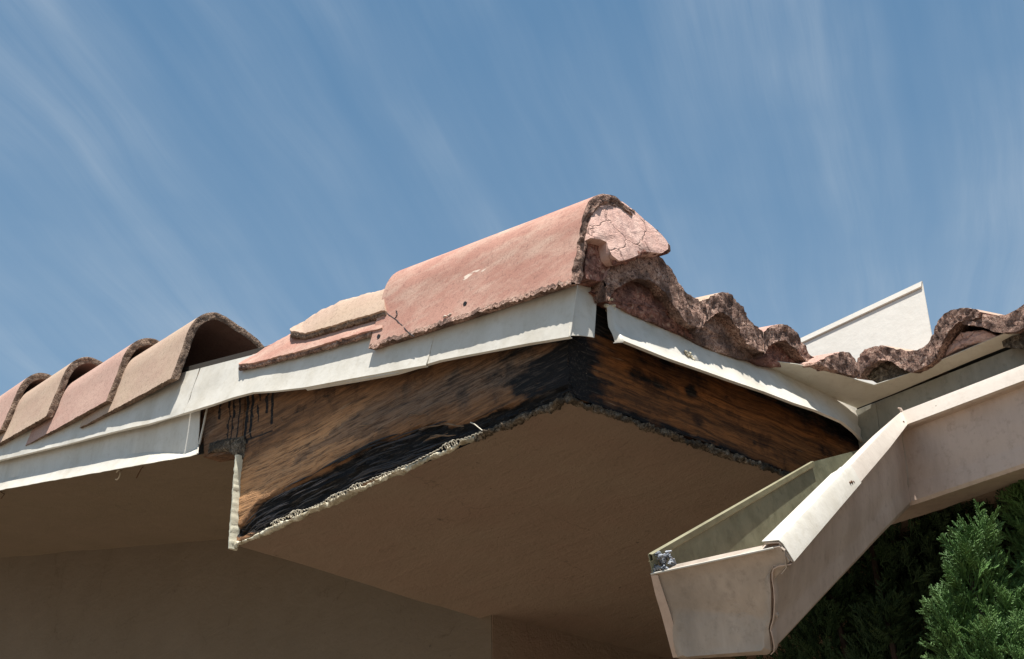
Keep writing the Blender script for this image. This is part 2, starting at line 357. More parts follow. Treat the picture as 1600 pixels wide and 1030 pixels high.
def board_rake():
    st = .0045; ys = np.arange(0.0, 1.42, st); vs = []; fs = []; cols = []; nzv = 58
    for y in ys:
        zb = .004 + sag(0, y) if y < .905 else (.215 if y < 1.05 else .262) + SL * (y - .905); zt = .205 + SL * y
        for k in range(nzv + 1):
            z = zb + (zt - zb) * k / nzv
            g = nz((0, y * 6, z * 40), 1, 3); g2 = nz((0, y * 22, z * 110), 1, 9)
            up = ev(rot_up, y); lo = ev(rot_lo, y); fade = .008
            inside = min(max((up - z) / fade + g * 1.6, 0), 1) * min(max((z - lo) / .005 + 1.2 + g2, 0), 1)
            if y > .90: inside = 0
            low = min(max((up + .004 - z) / .02, 0), 1) if y < .86 else 0
            blk = inside * 1.25
            blk = max(blk, min(max(1.3 - abs(y - .0) / .17 + g * .8, 0), 1))                        # wet rot at the mitre
            blk = max(blk, .50 * min(max((.42 - y) / .2 + g, 0), 1))
            blk = max(blk, low * .45 * (1 if g2 > -.1 else .3))
            for sy, sz, wd in streaks:
                wdd = wd * (1 + .5 * nz((0, sy * 50, z * 30), 1)); 
                if abs(y - sy - .0015 * nz((0, sy * 9, z * 60), 1)) < wdd and z > sz: blk = max(blk, 1.5)
            # dark split in the grain left of the return
            cz = ridge_cut[1] + (y - ridge_cut[0]) * .10
            if .80 < y < .95 and abs(z - cz - .004 * g) < .0045: blk = max(blk, .9)
            mid = .12 + .10 * (1 - y)
            gy = min(max(1.1 - abs(z - (up + .052 + .01 * g)) / .035, 0), 1) * min(max((.86 - y) / .15, 0), 1)
            if y > .93: gy = .25 + .3 * max(g, 0)
            zsh = .205 + SL * y - .20
            pale = min(max((z - up) / .012, 0), 1) * min(max((.20 - z + .0) / .03, 0), 1) * min(max((y - .42) / .2, 0), 1) * (.9 if y < .9 else 0)  # sunlit part of the board below the drip shadow, painted lighter
            if gy > pale: pale *= .3
            d = .0018 * g + .001 * g2 - .009 * inside * (1 + .8 * nz((0, y * 4, (z - up) * 120), 1, 4)) + inside * .003 * nz((0, y * 18, (z - up) * 420), 1, 8)
            if y < .2: d -= .002 * abs(g2)
            vs.append((-d if False else 0 - d, y, z)); cols.append((blk, gy, pale, 1))
    n1 = nzv + 1
    for i in range(len(ys) - 1):
        for k in range(nzv): a_ = i * n1 + k; fs.append((a_, a_ + 1, a_ + n1 + 1, a_ + n1))
    NV = len(vs)
    for (x, y, z) in list(vs): pass
    # back and bottom faces: 38 mm thick board
    bot = [i * n1 for i in range(len(ys))]; top = [i * n1 + nzv for i in range(len(ys))]
    for src in (bot, top):
        o = len(vs)
        for i in src: vs.append((.038, vs[i][1], vs[i][2])); cols.append((.2, .2, 0, 1))
        for i in range(len(src) - 1): fs.append((src[i], src[i + 1], o + i + 1, o + i))
    e0 = [k for k in range(n1)]; o = len(vs)
    for i in e0: vs.append((.038, vs[i][1], vs[i][2])); cols.append((.9, 0, 0, 1))
    for i in range(n1 - 1): fs.append((e0[i], e0[i + 1], o + i + 1, o + i))
    ob = hp('rake_fascia_board', vs, fs, M['timber_rake'], 40)
    ca = ob.data.color_attributes.new('stain_sun', 'FLOAT_COLOR', 'POINT'); ca.data.foreach_set('color', np.array(cols, dtype=np.float32).ravel())
    ob['label'] = 'water stained rake board, charred black with rot along its lower edge'
def board_eave():
    st = .0045; xs = np.arange(-.002, .80, st); vs = []; fs = []; cols = []; nzv = 46
    knots = [(xz(p), r_) for p, r_ in [((1080, 612), .02), ((1090, 655), .022), ((1075, 640), .012), ((1045, 622), .008), ((1180, 690), .012)]]
    for x in xs:
        for k in range(nzv + 1):
            z0_ = .004 + sag(x, 0); z = z0_ + (.201 - z0_) * k / nzv
            g = nz((x * 6, 4, z * 40), 1, 5); g2 = nz((x * 22, 4, z * 110), 1, 2)
            blk = min(max(1.2 - x / .15 + g * .9, 0), 1)
            blk = max(blk, min(max((z - (.105 - .02 * x)) / .05 + .5 * g, 0), .85))
            blk = max(blk, min(max((.026 - z) / .012 + .6 * g, 0), .9))
            blk = max(blk, .22 + .5 * g + max(0, .4 - x) * 1.2)
            for (kx, kz), r_ in knots:
                dd = math.hypot(x - kx, (z - kz) * 1.2) / r_
                blk = max(blk, min(max(1.4 - dd + .5 * g, 0), .9))
            blk = min(blk, 1); d = .002 * g + .0012 * g2 - (.004 * blk * abs(g2))
            vs.append((x, -d, z)); cols.append((blk, 0.0, 0, 1))
    n1 = nzv + 1
    for i in range(len(xs) - 1):
        for k in range(nzv): a_ = i * n1 + k; fs.append((a_, a_ + n1, a_ + n1 + 1, a_ + 1))
    for src in ([i * n1 for i in range(len(xs))], [i * n1 + nzv for i in range(len(xs))]):
        o = len(vs)
        for i in src: vs.append((vs[i][0], .038, vs[i][2])); cols.append((.5, .2, 0, 1))
        for i in range(len(src) - 1): fs.append((src[i], src[i + 1], o + i + 1, o + i))
    ob = hp('eave_fascia_board', vs, fs, M['timber_eave'], 40)
    ca = ob.data.color_attributes.new('stain_sun', 'FLOAT_COLOR', 'POINT'); ca.data.foreach_set('color', np.array(cols, dtype=np.float32).ravel())
board_rake(); board_eave()
# loose slivers of rotten wood standing proud of the rake board
mb = MB()
for k in range(60):
    y = random.uniform(.30, .84); lo = ev(rot_lo, y); up = ev(rot_up, y); z = random.uniform(lo, up + .006); L = random.uniform(.05, .16)
    p = []
    for i in range(6):
        u = i / 5; p.append((-.000 - .003 * math.sin(u * math.pi) * random.uniform(.6, 1.2), y - L / 2 + L * u, z + (ev(rot_up, y - L / 2 + L * u) - up) * .8 + random.uniform(-.001, .001)))
    mb.tube(p, [r_ * random.uniform(.7, 1.3) * .0013 for r_ in (.3, .9, 1, 1, .8, .2)], 5)
hmb('rotten_splinters', mb, M['char'], 50)
for (a0, a1, b0) in [((655, 672), (700, 661), .0014), ((662, 690), (700, 677), .0016), ((556, 668), (585, 662), .0012), ((637, 650), (663, 646), .0013), ((440, 652), (443, 660), .0008), ((690, 663), (725, 666), .0016), ((672, 682), (712, 680), .0015)]:
    mb = MB(); q0 = onx(a0, -.003); q1 = onx(a1, -.003); mb.tube([q0, q0 * .7 + q1 * .3 + [-.002, 0, .001], q0 * .3 + q1 * .7 + [-.001, 0, -.001], q1], [b0 * .4, b0, b0 * .7, b0 * .3], 5); hmb('splinter', mb, M['bare_wood'], 50)
# --- broken plaster edge under the rake board and under the eave board
def crust(name, p0, p1, m, w0, w1, fn, n=150, rows=7, amp=.004, seed=1, out=.008, fade=None):
    """ragged rib of plaster following a line, fn(px,py)->3D"""
    a_ = fn(p0); b_ = fn(p1); d_ = b_ - a_; side = np.array([-1., 0, 0]) if abs(d_[1]) > abs(d_[0]) else np.array([0, -1., 0])
    vs = []; fs = []; m_ = 10
    for i in range(n):
        u = i / (n - 1); c = a_ + d_ * u; wd = (w0 + (w1 - w0) * u) * max(.25, 1 + .9 * nz(c, 30, seed)) * .5; od = out * max(.2, 1 + 1.0 * nz(c, 38, seed + 3)); c = c + np.array([0, 0, .003 * nz(c, 22, seed + 9)])
        for k in range(m_):
            an = 2 * math.pi * k / m_; q = c + side * (math.cos(an) * od) + np.array([0, 0, 1.]) * (math.sin(an) * wd)
            q = q + (nrm(q - c)) * amp * nz(q, 170, seed); vs.append(q)
    for i in range(n - 1):
        for k in range(m_): fs.append((i * m_ + k, i * m_ + (k + 1) % m_, (i + 1) * m_ + (k + 1) % m_, (i + 1) * m_ + k))
    fs += [tuple(range(m_)), tuple(range((n - 1) * m_, n * m_))[::-1]]
    return hp(name, vs, fs, m, 60)
fx = lambda p: onx(p, -.001); fy = lambda p: ony(p, -.001)
o = crust('plaster_edge', (362, 856), (565, 764), M['crust_pale'], .009, .007, fx, 200, out=.0055, amp=.002); o['label'] = 'pale broken plaster edge below the rake board'
o = crust('plaster_edge', (563, 765), (745, 684), M['crust_pale'], .007, .006, fx, 180, seed=4, out=.0055, amp=.002)  # sunlit stretch coloured paler, the shaded rest is grey
o = crust('plaster_edge', (743, 685), (892, 622), M['crust_grey'], .009, .010, fx, 100, seed=6, out=.006)
o = crust('plaster_edge', (888, 624), (1060, 685), M['crust_grey'], .006, .010, fy, 120, seed=8, out=.006); o['label'] = 'dark crumbling plaster edge below the eave board'
o = crust('plaster_edge', (1055, 684), (1262, 752), M['crust_grey'], .010, .006, fy, 150, seed=11, out=.006)
# curled metal lath sticking out of the plaster
mb = MB(); pts = []
A0 = onx((425, 820), -.010); A1 = onx((755, 673), -.010)
N_ = 900
for i in range(N_):
    u = i / (N_ - 1); c = A0 + (A1 - A0) * u; ph = u * 2 * math.pi * 66; r_ = .0030 * (1 + .5 * math.sin(u * 23) + .35 * math.sin(u * 61)) * max(.15, .8 + 1.3 * nz((u * 9, 0, 0), 1, 6))
    pts.append(c + np.array([-math.cos(ph) * r_, .35 * r_ * math.sin(ph * .5), math.sin(ph) * r_ + .002 * math.sin(u * 17)]))
mb.tube(pts, .0009, 5)
for px0, py0, dx, dy in [(735, 660, 20, 14)]:
    q0 = onx((px0, py0), -.004); q1 = onx((px0 + dx, py0 + dy), -.010); mb.tube([q0, (q0 + q1) / 2 + [-.004, 0, .003], q1], .0009, 5)
hmb('wire_lath', mb, M['wire'], 60)
# painted corner strip at the end of the box, grey lump of plaster above it
vs = []; fs = []
q0 = onx((362, 858), -.007); q1 = onx((373, 712), -.007); n_ = 60
for i in range(n_ + 1):
    u = i / n_; c = q0 + (q1 - q0) * u
    for (dx, dy) in ((.012, .004), (-.006, .004), (-.007, -.001), (-.002, -.0035), (.012, -.0035)):
        vs.append((c[0] + dx + .0008 * nz((u * 9, dx * 99, 1), 3), c[1] + dy + .0016 * nz((u * 12, dx * 60, dy * 90), 2), c[2]))
for i in range(n_):
    for k in range(5): fs.append((i * 5 + k, i * 5 + (k + 1) % 5, (i + 1) * 5 + (k + 1) % 5, (i + 1) * 5 + k))
fs += [(0, 1, 2, 3, 4), tuple(range(n_ * 5, n_ * 5 + 5))[::-1]]
hp('corner_strip', vs, fs, M['strip_paint'], 40)
def lump(p_list, plane_x, th, m, name, amp=.004, seed=0, n=18):
    """rough slab whose outline is given on the plane x=plane_x, filled as a fan of rings"""
    P_ = resample([onx(p, plane_x) for p in p_list + p_list[:1]], 61)[:-1]; c = P_.mean(0); vs = []; fs = []; R_ = 7
    for r_ in range(R_, -1, -1):
        for q in P_:
            u = r_ / R_; s_ = c + (q - c) * u; s_ = s_ + np.array([-th * (1 - u ** 4) + amp * nz(s_, 60, seed), amp * .5 * nz(s_, 90, seed + 2), amp * .7 * nz(s_, 80, seed + 5)]); vs.append(s_)
    N = len(P_)
    for r_ in range(R_):
        for k in range(N): fs.append((r_ * N + k, r_ * N + (k + 1) % N, (r_ + 1) * N + (k + 1) % N, (r_ + 1) * N + k))
    o = len(vs); vs += [q + np.array([.02, 0, 0]) for q in P_]
    for k in range(N): fs.append((k, (k + 1) % N, o + (k + 1) % N, o + k))
    fs.append(tuple(range(o, o + N)))
    return hp(name, vs, fs, m, 60)
lump([(328, 692), (352, 686), (382, 682), (383, 702), (379, 718), (371, 716), (369, 706), (340, 706), (324, 709)], -.002, .006, M['crust_grey'], 'plaster_lump', .003)
# nails poking through the rake soffit
mb = MB(); c = onx((184, 742), .02); mb.tube([c + np.array([0, .011 * math.cos(a_), .011 * math.sin(a_)]) for a_ in np.linspace(-.6 + math.pi * .45, math.pi * 1.75, 14)], .0016, 6)
hmb('bent_nail', mb, M['wire'])
mb = MB(); c = onx((221, 732), .02); e = onx((213, 747), .02); mb.tube([c, e], .0012, 6); mb.tube([c + [0, -.004, 0], c + [0, -.010, .004]], .001, 5); hmb('rusty_nail', mb, M['rust'])
mb = MB(); mb.tube([onx((0, 768), .03), onx((7, 772), .03), onx((2, 779), .03)], .0014, 6); hmb('rusty_nail', mb, M['rust'])

# --- rake metal: drip edge in two lapped sheets, end tab, fascia cover
def drip(name, low_px, x_low, x_top, m, wob=.0015, seed=0, n=120):
    low = np.array([onx(p, x_low) for p in low_px]); low = resample(low, n); rows = []
    for k in range(7):
        u = k / 6; r_ = low.copy(); r_[:, 2] = low[:, 2] * (1 - u) + (.2075 + SL * low[:, 1]) * u; xx = x_low + (x_top - x_low) * u ** .9
        r_[:, 0] = xx + np.array([wob * (1 - .6 * u) * nz((0, q[1], u), 7, seed) for q in low]); rows.append(r_)
    hem = low.copy(); hem[:, 0] = x_low + .004; hem[:, 2] -= .0015
    vs, fs = sheet([hem] + rows, .0012, (-1, 0, .5)); return hp(name, vs, fs, m, 50)
o = drip('rake_drip_edge', [(-260, 772), (0, 719), (79, 700), (120, 690), (181, 674), (231, 663), (262, 653), (287, 646)], -.030, -.003, M['white_metal'], .003, 2)
o = drip('rake_drip_edge', [(287, 646), (330, 633), (362, 622), (396, 613), (427, 611), (479, 605), (560, 590), (612, 580), (666, 571)], -.033, -.003, M['white_metal'], .002, 5)
o = drip('rake_drip_edge', [(478, 608), (560, 594), (620, 583), (688, 563), (760, 549), (830, 536), (891, 526)], -.0295, -.0045, M['white_metal'], .0015, 9)
# torn tab of the drip edge at the corner
def quadgrid(pc, n=14, m_=10, bow=(0, 0, 0), seed=0, wob=.001):
    """pc: 4 corner 3D points (top-left, top-right, bottom-right, bottom-left)"""
    a_, b_, c_, d_ = [np.array(q, float) for q in pc]; rows = []
    for i in range(m_ + 1):
        v_ = i / m_; row = []
        for j in range(n + 1):
            u = j / n; q = (a_ * (1 - u) + b_ * u) * (1 - v_) + (d_ * (1 - u) + c_ * u) * v_
            q = q + np.array(bow) * 4 * u * (1 - u) + wob * nz(q, 25, seed) * nrm(np.cross(b_ - a_, d_ - a_)); row.append(q)
        rows.append(row)
    return rows
vs, fs = sheet(quadgrid([onx((893, 440), -.003), ony((934, 445), -.010), ony((928, 528), -.026), onx((889, 525), -.031)], 14, 10, (-.003, -.002, 0)), .0012, (-1, -1, 0)); hp('drip_tab', vs, fs, M['white_metal'], 50)

# fascia cover with flared lower flange
hem_u = resample([onx(p, -.012) for p in [(-260, 806), (0, 750), (100, 729), (180, 712), (235, 706), (270, 708), (290, 709), (309, 699)]], 90)
hem_l = resample([onx(p, -.036) for p in [(-260, 822), (0, 766), (100, 748), (180, 734), (235, 724), (270, 718), (295, 714), (307, 710)]], 90)
for r_ in hem_l: r_[2] += .0012 * nz(r_, 60, 3)
top = hem_u.copy(); top[:, 2] += np.linspace(.12, .10, 90); top[:, 1] += np.linspace(0, .004, 90)
midr = (hem_u * .6 + top * .4); midr[:, 0] += .001
vs, fs = sheet([hem_l, hem_u * .25 + hem_l * .75 , hem_u, midr, top], .0012, (-1, 0, 0)); hp('fascia_cover', vs, fs, M['white_metal'], 30)
mb = MB(); mb.tube([onx((324, 636), -.013), onx((318, 665), -.014), onx((311, 695), -.016), onx((308, 709), -.028)], .0022, 6); hmb('cover_rim', mb, M['white_metal'])

# --- eave drip edge (swings out and twists at its far end)
lowp = [(961, 534), (975, 533), (1043, 560), (1092, 577), (1140, 594), (1193, 612), (1240, 630), (1274, 641), (1315, 659), (1334, 674), (1348, 690)]
yl = np.interp(np.linspace(0, 1, len(lowp)), [0, .1, .8, 1], [-.040, -.058, -.058, -.012])
low = resample([ony(p, y_) for p, y_ in zip(lowp, yl)], 110)
topl = resample([ony((942, 447), -.010)] + [np.array([x_, -.004, .207]) for x_ in (.12, .25, .4, .55, .68)] + [ony((1337, 630), -.004)], 110)
rows = []
for k in range(8):
    u = k / 7; r_ = low * (1 - u ** .75) + topl * u ** .75
    r_[:, 2] = low[:, 2] * (1 - u) + topl[:, 2] * u; r_[:, 0] = low[:, 0] * (1 - u) + topl[:, 0] * u
    r_[:, 1] += np.array([.005 * math.sin(math.pi * min(u * 1.2, 1)) * nz((q[0], 0, u), 9, 4) for q in r_]); rows.append(r_)
hem = low.copy(); hem[:, 1] += .004; hem[:, 2] -= .001
vs, fs = sheet([hem] + rows, .0012, (0, -1, .3)); hp('eave_drip_edge', vs, fs, M['white_metal'], 50)
# dented rusty screw patch on it, and the crumpled rolled end
mb = MB(); c = ony((1084, 552), -.034)
for (dx, dy) in [(-9, -4), (-6, 2), (-1, 3), (3, 8), (6, 13), (-3, -2), (-8, -1)]:
    q = ony((1078 + dx, 552 + dy), -.036); mb.tube([q, q + [.003, -.002, -.002], q + [.005, 0, -.005]], [.0018, .0024, .001], 6)
hmb('screw_patch', mb, M['crust_pale'], 60)
vs = []; fs = []
cc = ony((1082, 556), -.031); nn = nrm([0, -1, .45]); aa = np.array([1., 0, 0]); bb = np.cross(nn, aa)
for i in range(9):
    for k in range(20):
        an = 2 * math.pi * k / 20; rr = .014 * (1 - i / 8) ; hgt = .006 * math.sin(i / 8 * math.pi / 2)
        vs.append(cc + aa * rr * math.cos(an) + bb * rr * math.sin(an) * 1.2 + nn * hgt)
for i in range(8):
    for k in range(20): fs.append((i * 20 + k, i * 20 + (k + 1) % 20, (i + 1) * 20 + (k + 1) % 20, (i + 1) * 20 + k))
hp('dent', vs, fs, M['white_metal'], 60)
mb = MB(); p_ = [ony(q, -.016) for q in [(933, 449), (940, 462), (948, 476), (953, 492), (957, 512), (961, 532)]]
mb.tube(p_, [.004, .0045, .003, .0025, .002, .0015], 7); hmb('rolled_edge', mb, M['cream_metal'], 60)
mb = MB()
for k in range(26):
    u = random.random(); q = ony((930 + 30 * u, 440 + 45 * u), -.02) + rng.normal(0, .0025, 3); mb.tube([q, q + rng.normal(0, .0045, 3)], random.uniform(.0015, .0035), 5)
hmb('plaster_crumbs', mb, M['crust_pale'], 60)

# --- valley pan: sheet projecting past both fascias at the inner corner
zP = .2
vp = [np.array([.44, -.002, .209]), np.array([.508, -.046, .203]), np.array([.60, -.07, .202]), np.array([.672, -.086, .200]), np.array([.685, -.15, .202]), np.array([.690, -.235, .206]), np.array([.695, -.9, .22]), np.array([.695, -2.5, .22])]
vq = [np.array([.445, -.001, .206]), np.array([.52, -.002, .203]), np.array([.62, -.004, .199]), np.array([.722, -.012, .196]), np.array([.724, -.09, .197]), np.array([.722, -.255, .2]), np.array([.724, -.9, .2]), np.array([.724, -2.5, .2])]
def lrs(a_, n):
    a_ = np.array(a_); k = np.linspace(0, len(a_) - 1, n); return np.stack([np.interp(k, range(len(a_)), a_[:, c]) for c in range(3)], 1)
ra = lrs(vp, 71); rb = lrs(vq, 71)
vs, fs = sheet([rb, rb * .5 + ra * .5 + [0, 0, -.003], ra], .0012, (0, 0, -1)); hp('valley_pan', vs, fs, M['cream_metal'], 40)
hp('wing_fascia_cover', *box(.727, .745, -5, -.002, -.002, .1955), M['grey_green'], 0)
hp('inner_corner_flashing', *box(.7245, .7285, -.05, -.0035, .02, .193), M['grey_green'], 0)

# --- roof deck under the tiles
def deck(poly):
    n_ = len(poly); vs = [p for p in poly] + [(p[0], p[1], p[2] + .015) for p in poly]
    return vs, [tuple(range(n_)), tuple(range(n_, 2 * n_))[::-1]] + [(i, (i + 1) % n_, n_ + (i + 1) % n_, n_ + i) for i in range(n_)]
mb = MB()
zr = lambda y: .209 + SL * y
mb.add(*deck([(.003, .003, zr(0)), (XI, .003, zr(0)), (XI + 6, 6, zr(6)), (.003, 6, zr(6))]))
mb.add(*deck([(XI + .002, -5, zr(0)), (XI + .002, -.001, zr(0)), (XI + 6, 5.998, zr(6)), (XI + 6, -5, zr(6))]))
hmb('roof_deck', mb, M['deck'], 0)

# ------------------------------------------------------------------ roof tiles
PROF = [(0, 0), (.010, .040), (.020, .080), (.029, .124), (.041, .152), (.055, .170), (.075, .185), (.100, .192), (.130, .186), (.160, .177), (.190, .169), (.213, .158), (.228, .143)]
OUT = smoothc(PROF, 2)
def thick(prof, th):
    d_ = np.gradient(prof, axis=0); n_ = np.stack([d_[:, 1], -d_[:, 0]], 1); n_ /= np.linalg.norm(n_, axis=1, keepdims=True); return prof + n_ * th
def ridge_tile(name, corner, length, slope, clay_m, end_m, th=.017, seed=0, scale=1.0, rough=.0022, edge_rough=.001, taper=.0):
    """corner = lowest outer corner of the open end; runs along +Y rising"""
    root = empty(name, corner); A_ = resample(OUT, 44) * scale; Bn = thick(A_, th); Bn[0, 1] = A_[0, 1] + .002; n_ = len(A_); T_ = 5
    D = nrm([0, 1, slope]); vs = []; fs = []; mi = []; L_ = 90
    # ring = outer then inner reversed
    ring = []
    for k in range(n_): ring.append(A_[k])
    for t_ in range(1, T_): ring.append(A_[-1] + (Bn[-1] - A_[-1]) * t_ / T_)
    for k in range(n_ - 1, -1, -1): ring.append(Bn[k])
    for t_ in range(1, T_): ring.append(Bn[0] + (A_[0] - Bn[0]) * t_ / T_)
    ring = np.array(ring); R_ = len(ring)
    for l in range(L_ + 1):
        s_ = length * (l / L_) ** 1.25
        for i, (x, h) in enumerate(ring):
            e_ = nz((x * 1, h, seed), 70, seed)
            near = math.exp(-s_ / .008)
            low = math.exp(-((min(i, R_ - i)) / 2.2) ** 2) if True else 0
            y = s_ + (-.002 + rough * 1.2 * e_) * near
            dz = edge_rough * 1.2 * low * nz((seed, s_, 0), 21, 2) + edge_rough * 2.0 * low * nz((seed, s_, 0), 130, 2)
            big_ = .0012 * nz((x, s_, h), 8, seed)
            tp = 1 - taper * s_ / length; vs.append((.112 + (x - .112) * tp + big_, y, h * tp + slope * y + dz + big_))
    for l in range(L_):
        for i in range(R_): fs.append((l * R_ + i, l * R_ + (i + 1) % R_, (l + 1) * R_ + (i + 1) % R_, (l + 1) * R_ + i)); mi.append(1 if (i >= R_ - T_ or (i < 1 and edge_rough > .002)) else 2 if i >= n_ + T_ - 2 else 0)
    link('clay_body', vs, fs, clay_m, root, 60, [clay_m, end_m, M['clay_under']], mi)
    # rough broken end face, and rear face
    for tagname, l, off in (('cut_end', 0, -.0006), ('rear_end', L_, .0)):
        vs2 = []; fs2 = []
        for i in range(n_):
            for t_ in range(T_ + 1):
                q = A_[i] + (Bn[i] - A_[i]) * t_ / T_; s_ = length * (l / L_)
                b = (rough * 1.6 * nz((q[0], q[1], seed), 230, 3) - rough * 1.0 * abs(nz((q[0], q[1], seed), 90, 5))) if 0 < t_ < T_ and l == 0 else 0
                e_ = nz((q[0], q[1], seed), 70, seed); y = s_ + ((-.002 + rough * 1.2 * e_) if l == 0 else 0) + off - abs(b) * .8 * (1 if l == 0 else 0)
                big_ = .0012 * nz((q[0], s_, q[1]), 8, seed)
                tp = 1 - taper * s_ / length; vs2.append((.112 + (q[0] - .112) * tp + big_, y, q[1] * tp + slope * y + big_))
        for i in range(n_ - 1):
            for t_ in range(T_): a_ = i * (T_ + 1) + t_; fs2.append((a_, a_ + 1, a_ + T_ + 2, a_ + T_ + 1))
        if l == 0: link('cut_end', vs2, fs2, end_m, root, 60)
        else: link('rear_end', vs2, fs2, clay_m, root, 60)
    return root
XR = -.041
ends = [(266, 592), (165, 627), (71, 651), (0, 672)]
mats = ['clay_tan', 'clay_rose', 'clay_tan', 'clay_rose', 'clay_tan', 'clay_rose']
labs = ['tan barrel tile with an open arched end, lowest of the intact rake tiles', 'pink barrel tile lapped over the open ended tan tile', 'tan barrel tile lapped over the pink tile, third from the open end', 'pink barrel tile at the left edge, its arched end just in view']
E_ = [onx(p, XR) for p in ends]; _e = onx((180, 639), XR + .008); TS = (_e[2] - E_[0][2]) / (_e[1] - E_[0][1]); print('tile slope', TS, E_)
for i, (e, lb) in enumerate(zip(E_, labs)):
    r_ = ridge_tile('ridge_tile', e, .43, TS, M[mats[i]], M['end_new'], seed=i * 3.1 + 1, scale=1.0, taper=.11)
    tag(r_, lb, 'roof tile', 'barrel tiles along the rake')
# corner tile, old and weathered, mortar in its open end
c0 = ony((890, 442), -.041)
big_t = ridge_tile('ridge_tile', c0, .50, .172, M['clay_pink'], M['end_old'], th=.017, scale=1.035, seed=21, rough=.005, edge_rough=.0028)
tag(big_t, 'large weathered pink barrel tile at the roof corner, cracked and packed with mortar', 'roof tile', 'barrel tiles along the rake')
def loc_to(o, q): return np.array(q) - np.array(o.location)
# mortar packed in its mouth
def fill_end(root, name, pts3, m, bulge=.004, amp=.003, seed=0, back=(0, .03, 0), nrm_=(0, -1, 0), R_=9):
    P_ = resample(list(pts3) + [pts3[0]], 73)[:-1]; c = P_.mean(0); vs = []; fs = []; N = len(P_); nn_ = np.array(nrm_, float)
    for r_ in range(R_ + 1):
        u = 1 - r_ / R_
        for q in P_:
            s_ = c + (q - c) * u; s_ = s_ + nn_ * (bulge * (1 - u ** 3) + amp * nz(s_, 55, seed) + amp * .5 * nz(s_, 170, seed)) ; vs.append(s_)
    for r_ in range(R_):
        for k in range(N): fs.append((r_ * N + k, r_ * N + (k + 1) % N, (r_ + 1) * N + (k + 1) % N, (r_ + 1) * N + k))
    o = len(vs); vs += [q + np.array(back) for q in P_]
    for k in range(N): fs.append((k, (k + 1) % N, o + (k + 1) % N, o + k))
    fs.append(tuple(range(o, o + N)))
    L0 = np.array(root.location) if root else 0
    return link(name, np.array(vs) - L0, fs, m, root, 60)
yF = -.052
capp = [ony(p, yF - .028 * (p[1] - 320) / 90 + .012) for p in [(922, 372), (921, 350), (926, 332), (938, 320), (955, 313), (972, 315), (992, 330), (1012, 347), (1031, 364), (1043, 378), (1044, 389), (1034, 396), (1016, 394), (1004, 392), (995, 400), (982, 405), (968, 408), (956, 400), (950, 386), (948, 378), (936, 374)]]
fill_end(big_t, 'mortar_cap', capp, M['mortar_cap'], .003, .0012, 2)
low_ = [ony(p, yF + .012) for p in [(922, 360), (955, 360), (960, 400), (955, 425), (940, 440), (915, 435), (914, 415)]]
fill_end(big_t, 'mortar_recess', low_, M['mortar_red'], .001, .0015, 4)
# ragged mortar bead round the mouth
mb = MB(); bead = resample([ony(p, yF - .006) for p in [(958, 412), (975, 408), (990, 402), (1002, 394), (1016, 392), (1030, 396)]], 60)
mb.tube([q + rng.normal(0, .0012, 3) for q in bead], [.004 * random.uniform(.6, 1.4) for _ in bead], 6)
mb.v = [tuple(np.array(p) - np.array(big_t.location)) for p in mb.v]; mb.build('mortar_bead', M['mortar_red'], big_t, 60)
# nail holes and cracks on its flank (dark tubes stand in for the shade inside them)
OPK = int(np.argmax(OUT[:, 1]))
def flank(px_, d=-.0012):   # point on the flank surface of the corner tile
    for y in np.arange(-.06, .5, .002):
        pass
    best = None
    for y in np.linspace(-.05, .46, 256):
        q = ony(px_, y); h = q[2] - (c0[2] + .172 * (y - c0[1])); xs_ = np.interp(h, OUT[:OPK, 1] * 1.035, OUT[:OPK, 0] * 1.035) + c0[0]
        e = abs(q[0] - xs_)
        if best is None or e < best[0]: best = (e, q)
    return best[1]
def on_big(mb, name, m):
    mb.v = [tuple(np.array(p) - np.array(big_t.location)) for p in mb.v]; mb.build(name, m, big_t, 60)
for p in [(727, 475), (592, 526)]:
    mb = MB(); q = flank(p); mb.tube([q + [-.0014, 0, 0], q + [.004, 0, 0]], [.0042, .0035], 10); on_big(mb, 'nail_hole', M['char'])
for path in ([(594, 481), (605, 490), (617, 498), (630, 510), (640, 521), (648, 526)], [(619, 485), (621, 492), (617, 498)]):
    mb = MB(); P_ = resample([flank(p) + [-.0002, 0, 0] for p in path], 20); mb.tube([q + rng.normal(0, .0004, 3) for q in P_], .0008, 5); on_big(mb, 'crack', M['char'])
for a_, b_ in (((693, 497), (706, 491)),):
    mb = MB(); P_ = resample([flank(a_), flank(b_)], 9); mb.tube([q + rng.normal(0, .0007, 3) + [-.0008, 0, .0004] for q in P_], [random.uniform(.0005, .0019) for _ in P_], 5); on_big(mb, 'mortar_splash', M['lime'])

